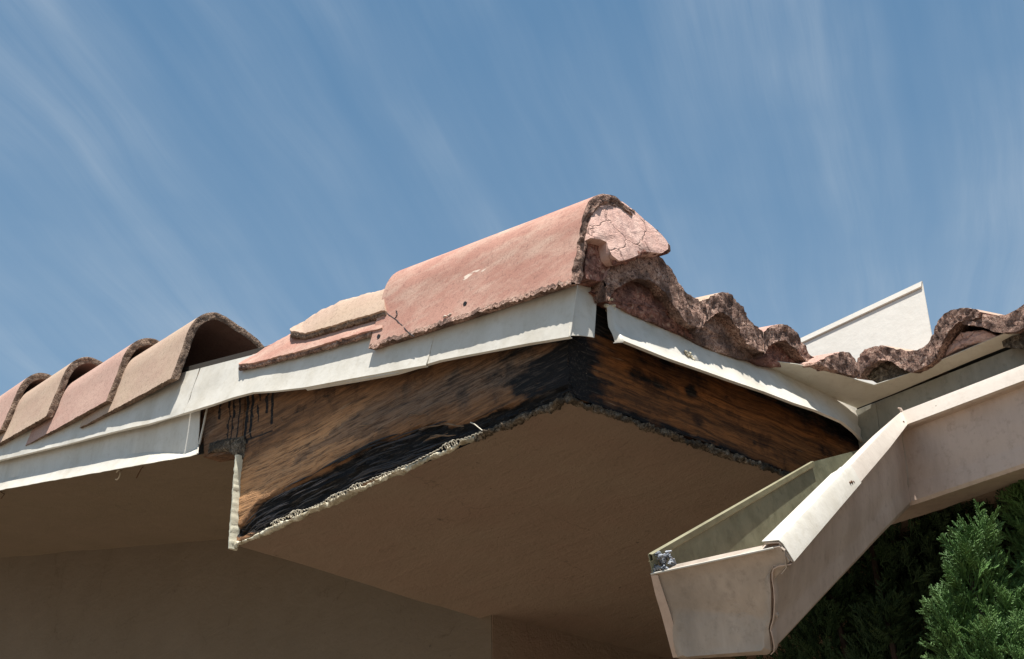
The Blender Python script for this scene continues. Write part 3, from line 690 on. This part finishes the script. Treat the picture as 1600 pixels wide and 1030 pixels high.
# broken leftovers between the corner tile and the intact tiles
def slab(name, low_px, up_px, xs_, dx, th, m, em, label, seed=0, back=.16):
    """leftover flank of a broken barrel tile: outer lower edge, shoulder line, then a flat part running under the roof line"""
    n_ = 60; E1 = resample([onx(p, xs_) for p in low_px], n_); E2 = resample([onx(p, xs_ + dx) for p in up_px], n_); E2 = np.array([q + np.array([0, 0, .003 * nz(q, 40, seed + 2)]) for q in E2]); root = empty(name, E1[0]); rows = []
    for k in range(8):
        u = k / 7; b_ = .85 * u + .15 * math.sin(u * math.pi / 2); rows.append([np.array([p[0] + (q[0] - p[0]) * (.8 * u + .2 * (1 - math.cos(u * math.pi / 2))), p[1] + (q[1] - p[1]) * u, p[2] + (q[2] - p[2]) * b_ + (.0014 * nz(p, 90, seed) if k == 0 else 0)]) for p, q in zip(E1, E2)])
    for k in range(1, 4): rows.append([q + np.array([back * k / 3, 0, -.006 * k]) for q in E2])
    vs, fs = sheet(rows, th, (-.3, 0, 1)); link('clay_body', np.array(vs) - E1[0], fs, m, root, 50)
    mb = MB(); mb.tube([q + rng.normal(0, .0006, 3) + [.002, 0, -.0015] for q in resample(E1, 100)], [th * .42 * random.uniform(.7, 1.15) for _ in range(100)], 7)
    mb.v = [tuple(np.array(p) - E1[0]) for p in mb.v]; mb.build('broken_edge', em, root, 60)
    tag(root, label, 'roof tile'); return root
slab('broken_tile', [(375, 574), (400, 570), (445, 558), (470, 552), (500, 544), (535, 533), (575, 522), (600, 516)], [(377, 570), (400, 556), (430, 538), (460, 524), (520, 512), (580, 498), (610, 490)], -.022, .035, .012, M['clay_pink'], M['end_old'], 'flat broken pink tile piece lying on the white edging under the tan piece', 3)
slab('broken_tile', [(455, 523), (478, 525), (500, 519), (530, 510), (560, 501), (605, 489)], [(457, 518), (480, 504), (502, 488), (530, 477), (565, 466), (605, 456)], -.016, .035, .014, M['clay_tan'], M['end_new'], 'flat broken tan tile piece resting on top of the pink piece', 6)

# --- S tiles at the eaves: section traced once, extruded up the slope
def s_tile(name, top, bot, plane, pv, up_dir, length, clay_m, end_m, label, group, seed=0, rough=.006, mort=None, mort_m=None, lap=.0):
    f_ = ony if plane == 'y' else onx
    T = resample(smoothc([f_(p, pv) for p in top], 1), 46); B_ = resample(smoothc([f_(p, pv) for p in bot], 1), 46)
    root = empty(name, T[0]); o0 = T[0]; D = nrm(up_dir); K = 7
    # front rough face
    vs = []; fs = []
    for i in range(46):
        for k in range(K + 1):
            q = T[i] * (1 - k / K) + B_[i] * k / K; e = k in (0, K)
            q = q + D * (-rough * .5 * nz(q, 60, seed) - rough * .45 * nz(q, 190, seed)) + (np.array([0, 0, 1.]) * .0022 * nz(q, 110, seed + 3) if e else 0); vs.append(q)
    for i in range(45):
        for k in range(K): a_ = i * (K + 1) + k; fs.append((a_, a_ + 1, a_ + K + 2, a_ + K + 1))
    F = np.array(vs)
    link('cut_end', F - o0, fs, end_m, root, 60)
    # body: top skin and underside
    vs = []; fs = []; mi = []; L_ = 10
    ring = [F[i * (K + 1)] for i in range(46)] + [F[i * (K + 1) + K] for i in range(45, -1, -1)]; R_ = len(ring)
    for l in range(L_ + 1):
        s_ = length * (l / L_) ** 1.5 + .0008
        for q in ring: vs.append(q + D * s_ + np.array([0, 0, lap * s_]))
    for l in range(L_):
        for i in range(R_): fs.append((l * R_ + i, l * R_ + (i + 1) % R_, (l + 1) * R_ + (i + 1) % R_, (l + 1) * R_ + i)); mi.append(0 if i < 45 and l > 1 else 0 if i < 45 else 1)
    fs.append(tuple(range(L_ * R_, L_ * R_ + R_))); mi.append(1)
    link('clay_body', np.array(vs) - o0, fs, clay_m, root, 50, [clay_m, M['end_old']], mi)
    if mort is not None:
        off = D * .024; n__ = (0, -1, 0) if plane == 'y' else (-1, 0, 0)
        fill_end(root, 'mortar_packing', [f_(p, pv) + off for p in mort], mort_m or M['end_old'], .004, .005, seed + 5, back=D * .05, nrm_=n__)
    tag(root, label, 'wavy tile', group); return root
G1 = 'wavy field tiles along the eaves'
UY = (0, 1, .235); UX = (1, 0, .235)
s_tile('wavy_tile', [(945, 436), (953, 416), (968, 402), (990, 396), (1015, 396), (1035, 404), (1052, 424), (1062, 444), (1075, 461), (1094, 470)],
       [(950, 470), (962, 452), (980, 440), (1000, 434), (1020, 440), (1040, 458), (1056, 480), (1066, 498), (1080, 508), (1096, 512)], 'y', -.046, UY, .42, M['clay_pink'], M['end_old'],
       'crumbling wavy tile right under the mortar filled corner tile', G1, 1, .009, [(940, 452), (975, 432), (1000, 428), (1030, 445), (1060, 480), (1100, 505), (1110, 530), (1060, 510), (1000, 485), (955, 464)], M['mortar_red'])
s_tile('wavy_tile', [(1092, 471), (1108, 466), (1125, 456), (1140, 458), (1155, 473), (1168, 497), (1180, 511), (1193, 518)],
       [(1090, 520), (1105, 500), (1122, 487), (1136, 490), (1150, 508), (1165, 533), (1178, 545), (1193, 550)], 'y', -.045, UY, .42, M['clay_tan'], M['end_old'],
       'dark crusted wavy tile in the middle of the short eave', G1, 5, .009, [(1080, 505), (1122, 478), (1140, 482), (1170, 520), (1200, 540), (1212, 562), (1170, 558), (1120, 540), (1085, 522)])
s_tile('wavy_tile', [(1193, 518), (1205, 509), (1220, 505), (1237, 511), (1250, 528), (1264, 552), (1279, 567)],
       [(1192, 556), (1206, 536), (1222, 531), (1236, 538), (1248, 552), (1262, 566), (1279, 571)], 'y', -.044, UY, .42, M['clay_rose'], M['end_old'],
       'reddish wavy tile with a mortar plugged arch, next to the white upright metal strip', G1, 9, .007, [(1190, 560), (1210, 536), (1225, 531), (1245, 545), (1265, 566), (1240, 572), (1205, 568)], M['mortar_red'])
s_tile('wavy_tile', [(1277, 566), (1292, 557), (1307, 552), (1321, 549), (1334, 556), (1343, 570)],
       [(1277, 569), (1292, 575), (1308, 580), (1322, 585), (1334, 588), (1345, 590)], 'y', -.078, UY, .35, M['clay_rose'], M['end_old'],
       'small cut tile piece lying in the valley', G1, 12, .006)
s_tile('wavy_tile', [(1335, 578), (1341, 556), (1352, 545), (1375, 539), (1397, 544), (1427, 550), (1446, 542), (1458, 524)],
       [(1339, 592), (1352, 576), (1364, 568), (1379, 562), (1398, 567), (1420, 584), (1440, 576), (1463, 562)], 'x', .672, UX, .42, M['clay_tan'], M['end_old'],
       'wavy tile with rough grey brown end just right of the valley', G1, 15, .006, [(1342, 588), (1362, 566), (1382, 560), (1405, 570), (1422, 582), (1395, 594), (1368, 603)], M['crust_grey'])
s_tile('wavy_tile', [(1456, 527), (1465, 501), (1480, 486), (1506, 479), (1525, 484), (1532, 488)],
       [(1463, 560), (1474, 532), (1487, 512), (1502, 500), (1518, 499), (1530, 496)], 'x', .672, UX, .42, M['clay_tan'], M['end_old'],
       'arched tile right of the valley split from the tile lapped beneath it', G1, 18, .006, [(1464, 556), (1470, 540), (1491, 518), (1525, 514), (1549, 524), (1530, 532), (1499, 538), (1480, 548)], M['mortar_cap'])
s_tile('wavy_tile', [(1503, 495), (1520, 488), (1540, 492), (1562, 494), (1585, 488), (1600, 475), (1625, 455), (1660, 445), (1700, 462), (1740, 470), (1790, 440)],
       [(1503, 508), (1522, 508), (1540, 513), (1562, 522), (1585, 519), (1605, 510), (1628, 490), (1660, 478), (1700, 492), (1740, 500), (1790, 480)], 'x', .676, UX, .42, M['clay_pink'], M['end_old'],
       'pink rough ended wavy tile at the right edge of the roof', G1, 22, .006, [(1550, 524), (1580, 522), (1610, 512), (1640, 490), (1700, 500), (1760, 500), (1700, 540), (1600, 545), (1556, 540)], M['crust_grey'])

# --- white upright metal strip behind the valley tiles
root = tag(empty('metal_strip', (.82, -.0, .2)), 'white painted metal strip standing up behind the valley tiles', 'metal strip')
xf = .82; o0 = np.array(root.location)
pl = [onx(p, xx) for p, xx in [((1235, 536), xf + .03), ((1441, 440), xf + .03), ((1457, 530), xf - .01), ((1470, 600), xf - .035), ((1235, 640), xf - .02)]]; pl[4] = pl[0] + (pl[3] - pl[1])
n_ = len(pl); th = np.array([.0012, 0, 0]); vs = [q - o0 for q in pl] + [q + th - o0 for q in pl]
link('sheet', vs, [tuple(range(n_)), tuple(range(n_, 2 * n_))[::-1]] + [(i, (i + 1) % n_, n_ + (i + 1) % n_, n_ + i) for i in range(n_)], M['flag_metal'], root, 0)
a_ = onx((1235, 537), xf + .0285); b_ = onx((1441, 440), xf + .0285)
rows = [[a_ + [-.004, 0, -.014], b_ + [-.004, 0, -.014]], [a_ + [-.0062, 0, -.0128], b_ + [-.0062, 0, -.0128]], [a_ + [-.0022, 0, -.0005], b_ + [-.0022, 0, -.0005]], [a_ + [.001, 0, .0012], b_ + [.001, 0, .0012]]]
vs, fs = sheet([resample(r_, 8) for r_ in rows], .001, (-1, 0, 0)); link('folded_hem', np.array(vs) - o0, fs, M['flag_metal'], root, 30)

# ------------------------------------------------------------------ gutter
Mf = np.array([.600, -.177, .092]); Ef = dep((1219, 849), 1.81)
dG = nrm(Ef - Mf)
def onplane(p, pt, n_): r_ = ray(*p); return CAM + r_ * (((pt - CAM) @ n_) / (r_ @ n_))
gut = tag(empty('gutter', Mf), 'beige painted metal gutter, its short leg torn off the eave and hanging down', 'gutter'); GO = np.array(gut.location)
def gp(name, vs, fs, m, smooth=35): return link(name, np.array(vs, float) - GO, fs, m, gut, smooth)
# section in (u: front->back 0..1, v: down 0..1); front lip at u=0
SEC = [(.13, .015), (.11, -.01), (.01, -.005), (.0, .02), (-.075, .175), (-.05, .19), (.06, .20), (.085, .27), (.08, .45), (.09, .66), (.112, .765), (.108, .80), (.10, .965), (.125, 1.0), (.30, 1.0), (.60, 1.0), (.80, 1.0), (.83, .97), (.90, .55), (.975, .175), (1.0, .0)]
# measured corners at the free end
nE = dG
eb = onplane((1013, 867), Ef, nE); dn = onplane((1196, 1022), Ef, nE)
wE = eb - Ef
dE = (dn - Ef) - wE * .15
wM = np.array([XI - .012 - .600, .0, 0]) ; wMit = np.array([.105, .150, .02]); dM = np.array([0, 0, -.158])
def sec(o_, w_, d_): return [o_ + w_ * u + d_ * v_ for u, v_ in SEC]
rows = []
NS = 40
Eback = Ef + wE; mid_b = dep((1268, 722), 2.36); Mback = np.array([.703, -.030, .105])
for k in range(NS + 1):
    t_ = k / NS; o_ = Ef + (Mf - Ef) * t_
    bk = Eback + (mid_b - Eback) * (t_ / .78) if t_ < .78 else mid_b + (Mback - mid_b) * ((t_ - .78) / .22)
    d_ = dE * (1 - t_) + dM * t_
    r_ = sec(o_, bk - o_, d_)
    # slight dents
    for i, q in enumerate(r_):
        if 7 < i < 19: q += np.array([.0015, .0015, 0]) * nz((t_ * 3, i * .2, 0), 1.5, 2)
    rows.append(r_)
nsec = len(SEC)
fr = [r_[0:18] for r_ in rows]; 
vs, fs = sheet(fr, .0011, (-.3, -1, 0)); gp('hanging_trough', vs, fs, M['gutter_paint'], 28)
bk_ = [r_[17:21] for r_ in rows]
vs, fs = sheet(bk_, .0011, (0, 1, 0)); gp('back_wall', vs, fs, M['galvanised'], 28)
# inner lining of the front so the inside shows bare metal
ins = [[q + (rows[k][20] - rows[k][1]) * .012 for q in rows[k][6:14]] for k in range(NS + 1)]
# strip along the back edge
stp = []
for k in range(0, 32):
    t_ = k / NS; q = rows[k][20]; q2 = rows[k][19]; dd = nrm(q2 - q); fwd = nrm(rows[k][0] - q)
    stp.append([q + fwd * .0005 + dd * -.001, q + fwd * .005, q + fwd * .005 + dd * .007, q + fwd * .001 + dd * .009, q + fwd * -.002 + dd * .009])
vs, fs = sheet(stp, .0009, (-1, -1, 0)); gp('back_rail', vs, fs, M['lip_green'], 30)
# end cap with turned flange
cap = [rows[0][i] for i in range(3, nsec - 1)]
capo = [q + dG * .004 for q in cap]; c_ = np.mean(capo, 0)
P_ = resample(capo + [capo[0]], 81)[:-1]; vs = []; fs = []; N = len(P_)
dn_ = nrm(dE)
for r_ in range(13):
    u = 1 - r_ / 12
    for q in P_:
        s_ = c_ + (q - c_) * u; vv = (s_ - Ef) @ dn_ / np.linalg.norm(dE)
        ww = (s_ - Ef) @ nrm(wE) / np.linalg.norm(wE)
        bend = .018 * max(0, vv - .68) / .32 * min(1, (1 - u) * 6)
        rec = -.005 * min(1, (1 - u) * 5)
        vs.append(s_ + dG * (rec + bend + .0015 * nz(s_, 14, 3)))
for r_ in range(12):
    for k in range(N): fs.append((r_ * N + k, r_ * N + (k + 1) % N, (r_ + 1) * N + (k + 1) % N, (r_ + 1) * N + k))
o_ = len(vs)
vs += [q - dG * .020 + nrm(q - c_) * .0012 for q in P_]
for k in range(N): fs.append((k, (k + 1) % N, o_ + (k + 1) % N, o_ + k))
gp('end_cap', vs, fs, M['cap_paint'], 30)
# rear flange edge of the cap, thin and bright on top
mb = MB(); a_ = rows[0][19] + dG * .006; b_ = Ef + wE * .04 + dE * .03 + dG * .006
mb.tube([a_ + (b_ - a_) * u + np.array([0, 0, .0005]) for u in np.linspace(0, 1, 8)], .0013, 6)
mb.v = [tuple(np.array(p) - GO) for p in mb.v]; mb.build('cap_rim', M['white_metal'], gut)
# bent clip at the front end of the lip
q = Ef + dG * .003
mb = MB()
dz_ = nrm(dE); wf = -nrm(wE)
vs, fs = sheet([[q + wf * .002 + dz_ * .004 - dG * .012, q + wf * .002 + dz_ * .004 + dG * .004], [q + wf * .006 + dz_ * .008 - dG * .013, q + wf * .006 + dz_ * .008 + dG * .003], [q + wf * .0075 + dz_ * .030 - dG * .016, q + wf * .0075 + dz_ * .030 + dG * .002], [q + wf * .001 + dz_ * .037 - dG * .016, q + wf * .001 + dz_ * .037 + dG * .002]], .0014, (0, -1, 0)); gp('lip_clip', vs, fs, M['cap_paint'], 30)
# front flange of the cap, wavy
fl = []
for i in range(5, 14):
    q = rows[0][i]; q2 = rows[0][i] - dG * .016; ofs = wf * (.0035 + .0012 * math.sin(i * 1.7))
    fl.append([q + ofs + dG * .004, q + ofs * 1.2 - dG * .004, q2 + ofs * .8])
fl = [list(x) for x in np.array([smoothc([f_[k] for f_ in fl], 1) for k in range(3)]).transpose(1, 0, 2)]
vs, fs = sheet(fl, .0012, (0, -1, 0)); gp('cap_flange', vs, fs, M['gutter_paint'], 40)
def rivet(p, nn_, r_=.004, m='cap_paint', name='rivet'):
    mb = MB(); nn_ = nrm(nn_); mb.tube([p, p + nn_ * .0012, p + nn_ * .0022, p + nn_ * .0026], [r_, r_, r_ * .6, r_ * .15], 12)
    mb.v = [tuple(np.array(q_) - GO) for q_ in mb.v]; mb.build(name, M[m], gut, 50)
rivet(rows[0][9] + wf * .005 - dG * .006, wf - np.array([0, .2, 0])); 
# caulk and crumpled foil in the back corner
mb = MB()
for k in range(34):
    p = Eback - dG * random.uniform(.0, .024) + dE * random.uniform(.02, .20) - nrm(wE) * random.uniform(.003, .026)
    mb.tube([p, p + rng.normal(0, .0025, 3), p + rng.normal(0, .003, 3)], [random.uniform(.0015, .0035), random.uniform(.002, .004), .001], 6)
mb.v = [tuple(np.array(p) - GO) for p in mb.v]; mb.build('sealant_blob', M['bare_zinc'], gut, 60)
fl = [[q + dG * .0065 + (wE * .012 if k_ > 0 else 0), q + dG * .006 - wE * (.05 + .02 * k_ / 5)] for k_, q in enumerate([rows[0][19] * .98 + rows[0][18] * .02, rows[0][19] * .5 + rows[0][18] * .5, rows[0][18], rows[0][17]])]
vs, fs = sheet([resample([f_[m_] for f_ in fl], 16) for m_ in (0, 1)], .0012); gp('cap_rear_flange', vs, fs, M['gutter_paint'])
# second leg, still fixed to the wing fascia
rows2 = []
NL = 60
for k in range(NL + 1):
    t_ = (k / NL) ** 1.3; y = -.177 - 3.0 * t_; dy_ = np.array([0, 0, 0])
    o_ = np.array([.600, y, .092]); back = np.array([.7255, y, .115]);
    if k == 0: back = Mback + [.0, 0, 0]
    elif k == 1: back = np.array([.7255, y + .03, .112])
    r_ = sec(o_, back - o_, np.array([0, 0, -.158])); rows2.append(r_)
vs, fs = sheet([r_[0:18] for r_ in rows2], .0011, (-1, 0, 0)); gp('fixed_trough', vs, fs, M['gutter_paint'], 28)
vs, fs = sheet([r_[17:21] for r_ in rows2], .0011, (1, 0, 0)); gp('back_wall', vs, fs, M['galvanised'], 28)
# mitre seam strip and the lifted tongue where the lips meet
mb = MB(); mb.tube([np.array(q) + [-.001, -.001, 0] for q in rows2[0][6:12]], .0016, 6)
mb.v = [tuple(np.array(p) - GO) for p in mb.v]; mb.build('mitre_seam', M['cap_paint'], gut, 50)
mb = MB(); mb.tube([Mf + [.002, .001, .002], Mf + [.001, .002, .008], Mf + [-.003, .004, .009]], [.003, .0026, .0012], 6)
mb.v = [tuple(np.array(p) - GO) for p in mb.v]; mb.build('bent_tongue', M['gutter_paint'], gut, 50)
for RR, nm in ((rows, 'hanging_lip'), (rows2, 'fixed_lip')):
    sl = [[r_[1] - nrm(r_[20] - r_[0]) * .0, r_[2] + (r_[2] - r_[9]) * .008, r_[3] - nrm(r_[20] - r_[0]) * .0013 + (r_[2] - r_[9]) * .005, r_[4] - nrm(r_[20] - r_[0]) * .0013] for r_ in RR]
    for q in sl: q[0] = q[0] + np.array([0, 0, .0012])
    vs, fs = sheet(sl, .0009, (0, -1, 1)); gp(nm, vs, fs, M['lip_paint_sunlit'], 30)
# lapped lip sleeve on the near half of the hanging leg
sl = []
for k in range(0, 21):
    r_ = rows[k]; up = -nrm(dE) * .0016
    sl.append([r_[1] + nrm(wE) * (.004 if k < 19 else .0) + up * 1.6, r_[2] + up * 2.0, r_[3] - nrm(wE) * .0032 + up * 1.2, r_[4] - nrm(wE) * .0032])
vs, fs = sheet(sl, .0011, (0, -1, 1)); gp('lip_sleeve', vs, fs, M['white_metal'], 30)
# scrape with exposed metal on the sleeve end, screw head by the mitre
kk = 18; c_ = (rows[kk][3] + rows[kk][4]) / 2 - nrm(wE) * .0032
for j in range(3): rivet(c_ + (rows[17][3] - rows[18][3]) * (j - 1) * .5 + np.array([0, 0, .002 * (j - 1)]), -nrm(wE), .0022 + .001 * (j == 1), 'rust', 'scrape')
c_ = rows[39][3] * .5 + rows[39][4] * .5 - nrm(wE) * .001; rivet(c_ , -nrm(wE), .0018, 'rust')
for yy in (-.245, ): rivet(np.array([.5965, yy, .078]), (-1, 0, 0), .0016, 'rust')
# nick in the back wall
mb = MB(); p_ = [rows[7][20] * .55 + rows[7][14] * .45 - nrm(wE) * .004 + np.array([.0, 0, z_]) + dG * x_ for x_, z_ in ((.002, .008), (-.002, .003), (-.002, -.003), (.002, -.006))]
mb.tube(p_, [.0006, .0016, .0016, .0005], 5); mb.v = [tuple(np.array(p) - GO) for p in mb.v]; mb.build('lifted_nick', M['white_metal'], gut, 60)

# ------------------------------------------------------------------ junipers
def frond_proto(L, nside, rnd):
    """returns tapered twig segments (p0,p1,r0,r1) of one flat spray, stem along +Z, spreading in X"""
    segs = []; prev = np.zeros(3)
    stem = [np.array([.12 * L * math.sin(i / nside * 2 + rnd.random() * .2) * .3, .10 * L * (i / nside) ** 2, L * i / nside]) for i in range(nside + 1)]
    for i in range(nside): segs.append((stem[i], stem[i + 1], .0016 * (1 - .5 * i / nside), .0016 * (1 - .5 * (i + 1) / nside)))
    for i in range(1, nside):
        for s_ in (-1, 1):
            if rnd.random() < .12: continue
            l = L * .50 * (1 - .72 * i / nside) * rnd.uniform(.75, 1.2); an = rnd.uniform(.5, .85); d_ = np.array([s_ * math.sin(an), rnd.uniform(-.15, .25), math.cos(an)])
            a_ = stem[i]; b_ = a_ + d_ * l * .55; c_ = a_ + d_ * l + np.array([0, 0, .15 * l]); segs.append((a_, b_, .0013, .0013)); segs.append((b_, c_, .0013, .0005))
            for u in (.3, .55, .78):
                for s2 in (-1, 1):
                    if rnd.random() < .2: continue
                    m_ = a_ + (c_ - a_) * u; an2 = an * s_ + s2 * rnd.uniform(.45, .8); e_ = m_ + np.array([math.sin(an2), rnd.uniform(-.25, .25), math.cos(an2)]) * l * .34 * (1.15 - u * .6)
                    segs.append((m_, e_, .0012, .0005))
    return segs
rr = random.Random(3)
protos = [frond_proto(rr.uniform(.045, .07), rr.choice([6, 7]), rr) for _ in range(8)]
PV = []
for sg in protos:
    vs = []
    for a_, b_, r0, r1 in sg:
        t_ = nrm(b_ - a_ + 1e-9); s_ = nrm(np.cross(t_, [0, 1, .01])); u_ = np.cross(t_, s_)
        for p, r_ in ((a_, r0), (b_, r1)):
            for k in range(3):
                an = 2 * math.pi * k / 3; vs.append(p + r_ * (math.cos(an) * s_ + math.sin(an) * u_))
    PV.append(np.array(vs))
def crown(name, plumes, nfr, m, parent, off, seed, fat=1.0):
    rr = random.Random(seed); allv = []; allf = []; base = 0
    for (c0_, c1_, r0, cnt) in plumes:
        c0_ = np.array(c0_, float); c1_ = np.array(c1_, float); ax = nrm(c1_ - c0_)
        s_ = nrm(np.cross(ax, [.3, .9, .1])); u_ = np.cross(ax, s_)
        for _ in range(cnt):
            u = rr.random() ** .8; an = rr.uniform(0, 2 * math.pi); rad = r0 * (1 - u) ** .7 * (.35 + .65 * rr.random() ** .5) * (1 + .35 * math.sin(3 * an + 5 * u + seed) * math.sin(9 * u))
            radial = math.cos(an) * s_ + math.sin(an) * u_; p = c0_ + (c1_ - c0_) * u + radial * rad
            d_ = nrm(ax * rr.uniform(.5, 1.3) + radial * rr.uniform(.2, 1.1) + np.array([0, 0, .25]) + np.array([rr.gauss(0, .2) for _ in range(3)]))
            side = nrm(np.cross(d_, radial + np.array([rr.gauss(0, .5) for _ in range(3)]))); nn_ = np.cross(side, d_)
            sc = rr.uniform(.5, 1.05); P_ = rr.choice(PV) * sc; Q = p + P_[:, :1] * side + P_[:, 1:2] * nn_ + P_[:, 2:3] * d_
            allv.append(Q); nseg = len(Q) // 6
            b_ = base + np.arange(nseg)[:, None] * 6
            for k in range(3):
                k2 = (k + 1) % 3; allf.append(np.concatenate([b_ + k, b_ + k2, b_ + 3 + k2, b_ + 3 + k], 1))
            base += len(Q)
    V = np.concatenate(allv) - np.array(off); F = np.concatenate(allf)
    me = bpy.data.meshes.new(name); me.vertices.add(len(V)); me.vertices.foreach_set('co', V.astype(np.float32).ravel())
    me.loops.add(F.size); me.loops.foreach_set('vertex_index', F.astype(np.int32).ravel()); me.polygons.add(len(F))
    me.polygons.foreach_set('loop_start', np.arange(0, F.size, 4, dtype=np.int32)); me.update(calc_edges=True); me.validate()
    me.materials.append(m); o = bpy.data.objects.new(name, me); COL.objects.link(o); o.parent = parent; return o
def trunk(parent, off, base_, tips, m):
    mb = MB(); b_ = np.array(base_, float)
    fork = b_ + np.array([0, 0, 1.2]); mb.tube([b_, (b_ + fork) / 2 + [.02, .01, 0], fork], [.06, .045, .035], 9)
    for tp in tips: tp = np.array(tp, float); mb.tube([fork - [0, 0, .05], (fork + tp) / 2 + [.01, .02, -.05], tp], [.028, .015, .004], 7)
    mb.v = [tuple(np.array(p) - np.array(off)) for p in mb.v]; mb.build('trunk', m, parent)
def P3(p, d): return dep(p, d)
# sunlit juniper close below the fixed gutter leg
tb = np.array([.62, -.42, GROUND]); t1 = tag(empty('juniper_tree', tb), 'sunlit green juniper with feathery upright plumes below the gutter at the right edge', 'tree')
pl1 = [(P3((b0, b1), d0), P3((a0, a1), d0 + .06), r_, c_) for (b0, b1, a0, a1, d0, r_, c_) in [(1535, 1180, 1508, 872, 2.24, .055, 260), (1560, 1150, 1530, 842, 2.26, .05, 220), (1590, 1180, 1572, 955, 2.20, .06, 280), (1660, 1000, 1612, 782, 2.34, .06, 260), (1690, 1000, 1662, 735, 2.38, .07, 300), (1660, 1150, 1632, 900, 2.22, .065, 300), (1520, 1230, 1490, 960, 2.20, .05, 220), (1570, 1230, 1545, 1005, 2.14, .07, 300), (1640, 1250, 1620, 1010, 2.12, .08, 320)]]
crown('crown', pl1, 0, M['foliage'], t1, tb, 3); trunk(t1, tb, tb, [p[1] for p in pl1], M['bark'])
tb2 = np.array([.98, .05, GROUND]); t2 = tag(empty('juniper_tree', tb2), 'dark shaded juniper in the recess behind the hanging gutter', 'tree')
pl2 = [(P3((1440, 1200), 2.75), P3((1475, 860), 2.72), .17, 520), (P3((1380, 1250), 2.7), P3((1385, 960), 2.6), .13, 380), (P3((1280, 1250), 2.85), P3((1300, 930), 2.75), .16, 420), (P3((1580, 1000), 2.9), P3((1560, 640), 2.80), .25, 900), (P3((1430, 1100), 2.95), P3((1430, 690), 2.85), .28, 1200), (P3((1340, 1150), 2.95), P3((1340, 740), 2.85), .25, 1000), (P3((1640, 1000), 2.7), P3((1640, 620), 2.75), .22, 800), (P3((1500, 1000), 2.8), P3((1500, 650), 2.8), .22, 900), (P3((1450, 860), 2.75), P3((1600, 690), 2.7), .10, 500), (P3((1400, 900), 2.8), P3((1700, 660), 2.7), .14, 700)]
crown('crown', pl2, 0, M['foliage_shaded'], t2, tb2, 8); trunk(t2, tb2, tb2, [p[1] for p in pl2], M['bark'])
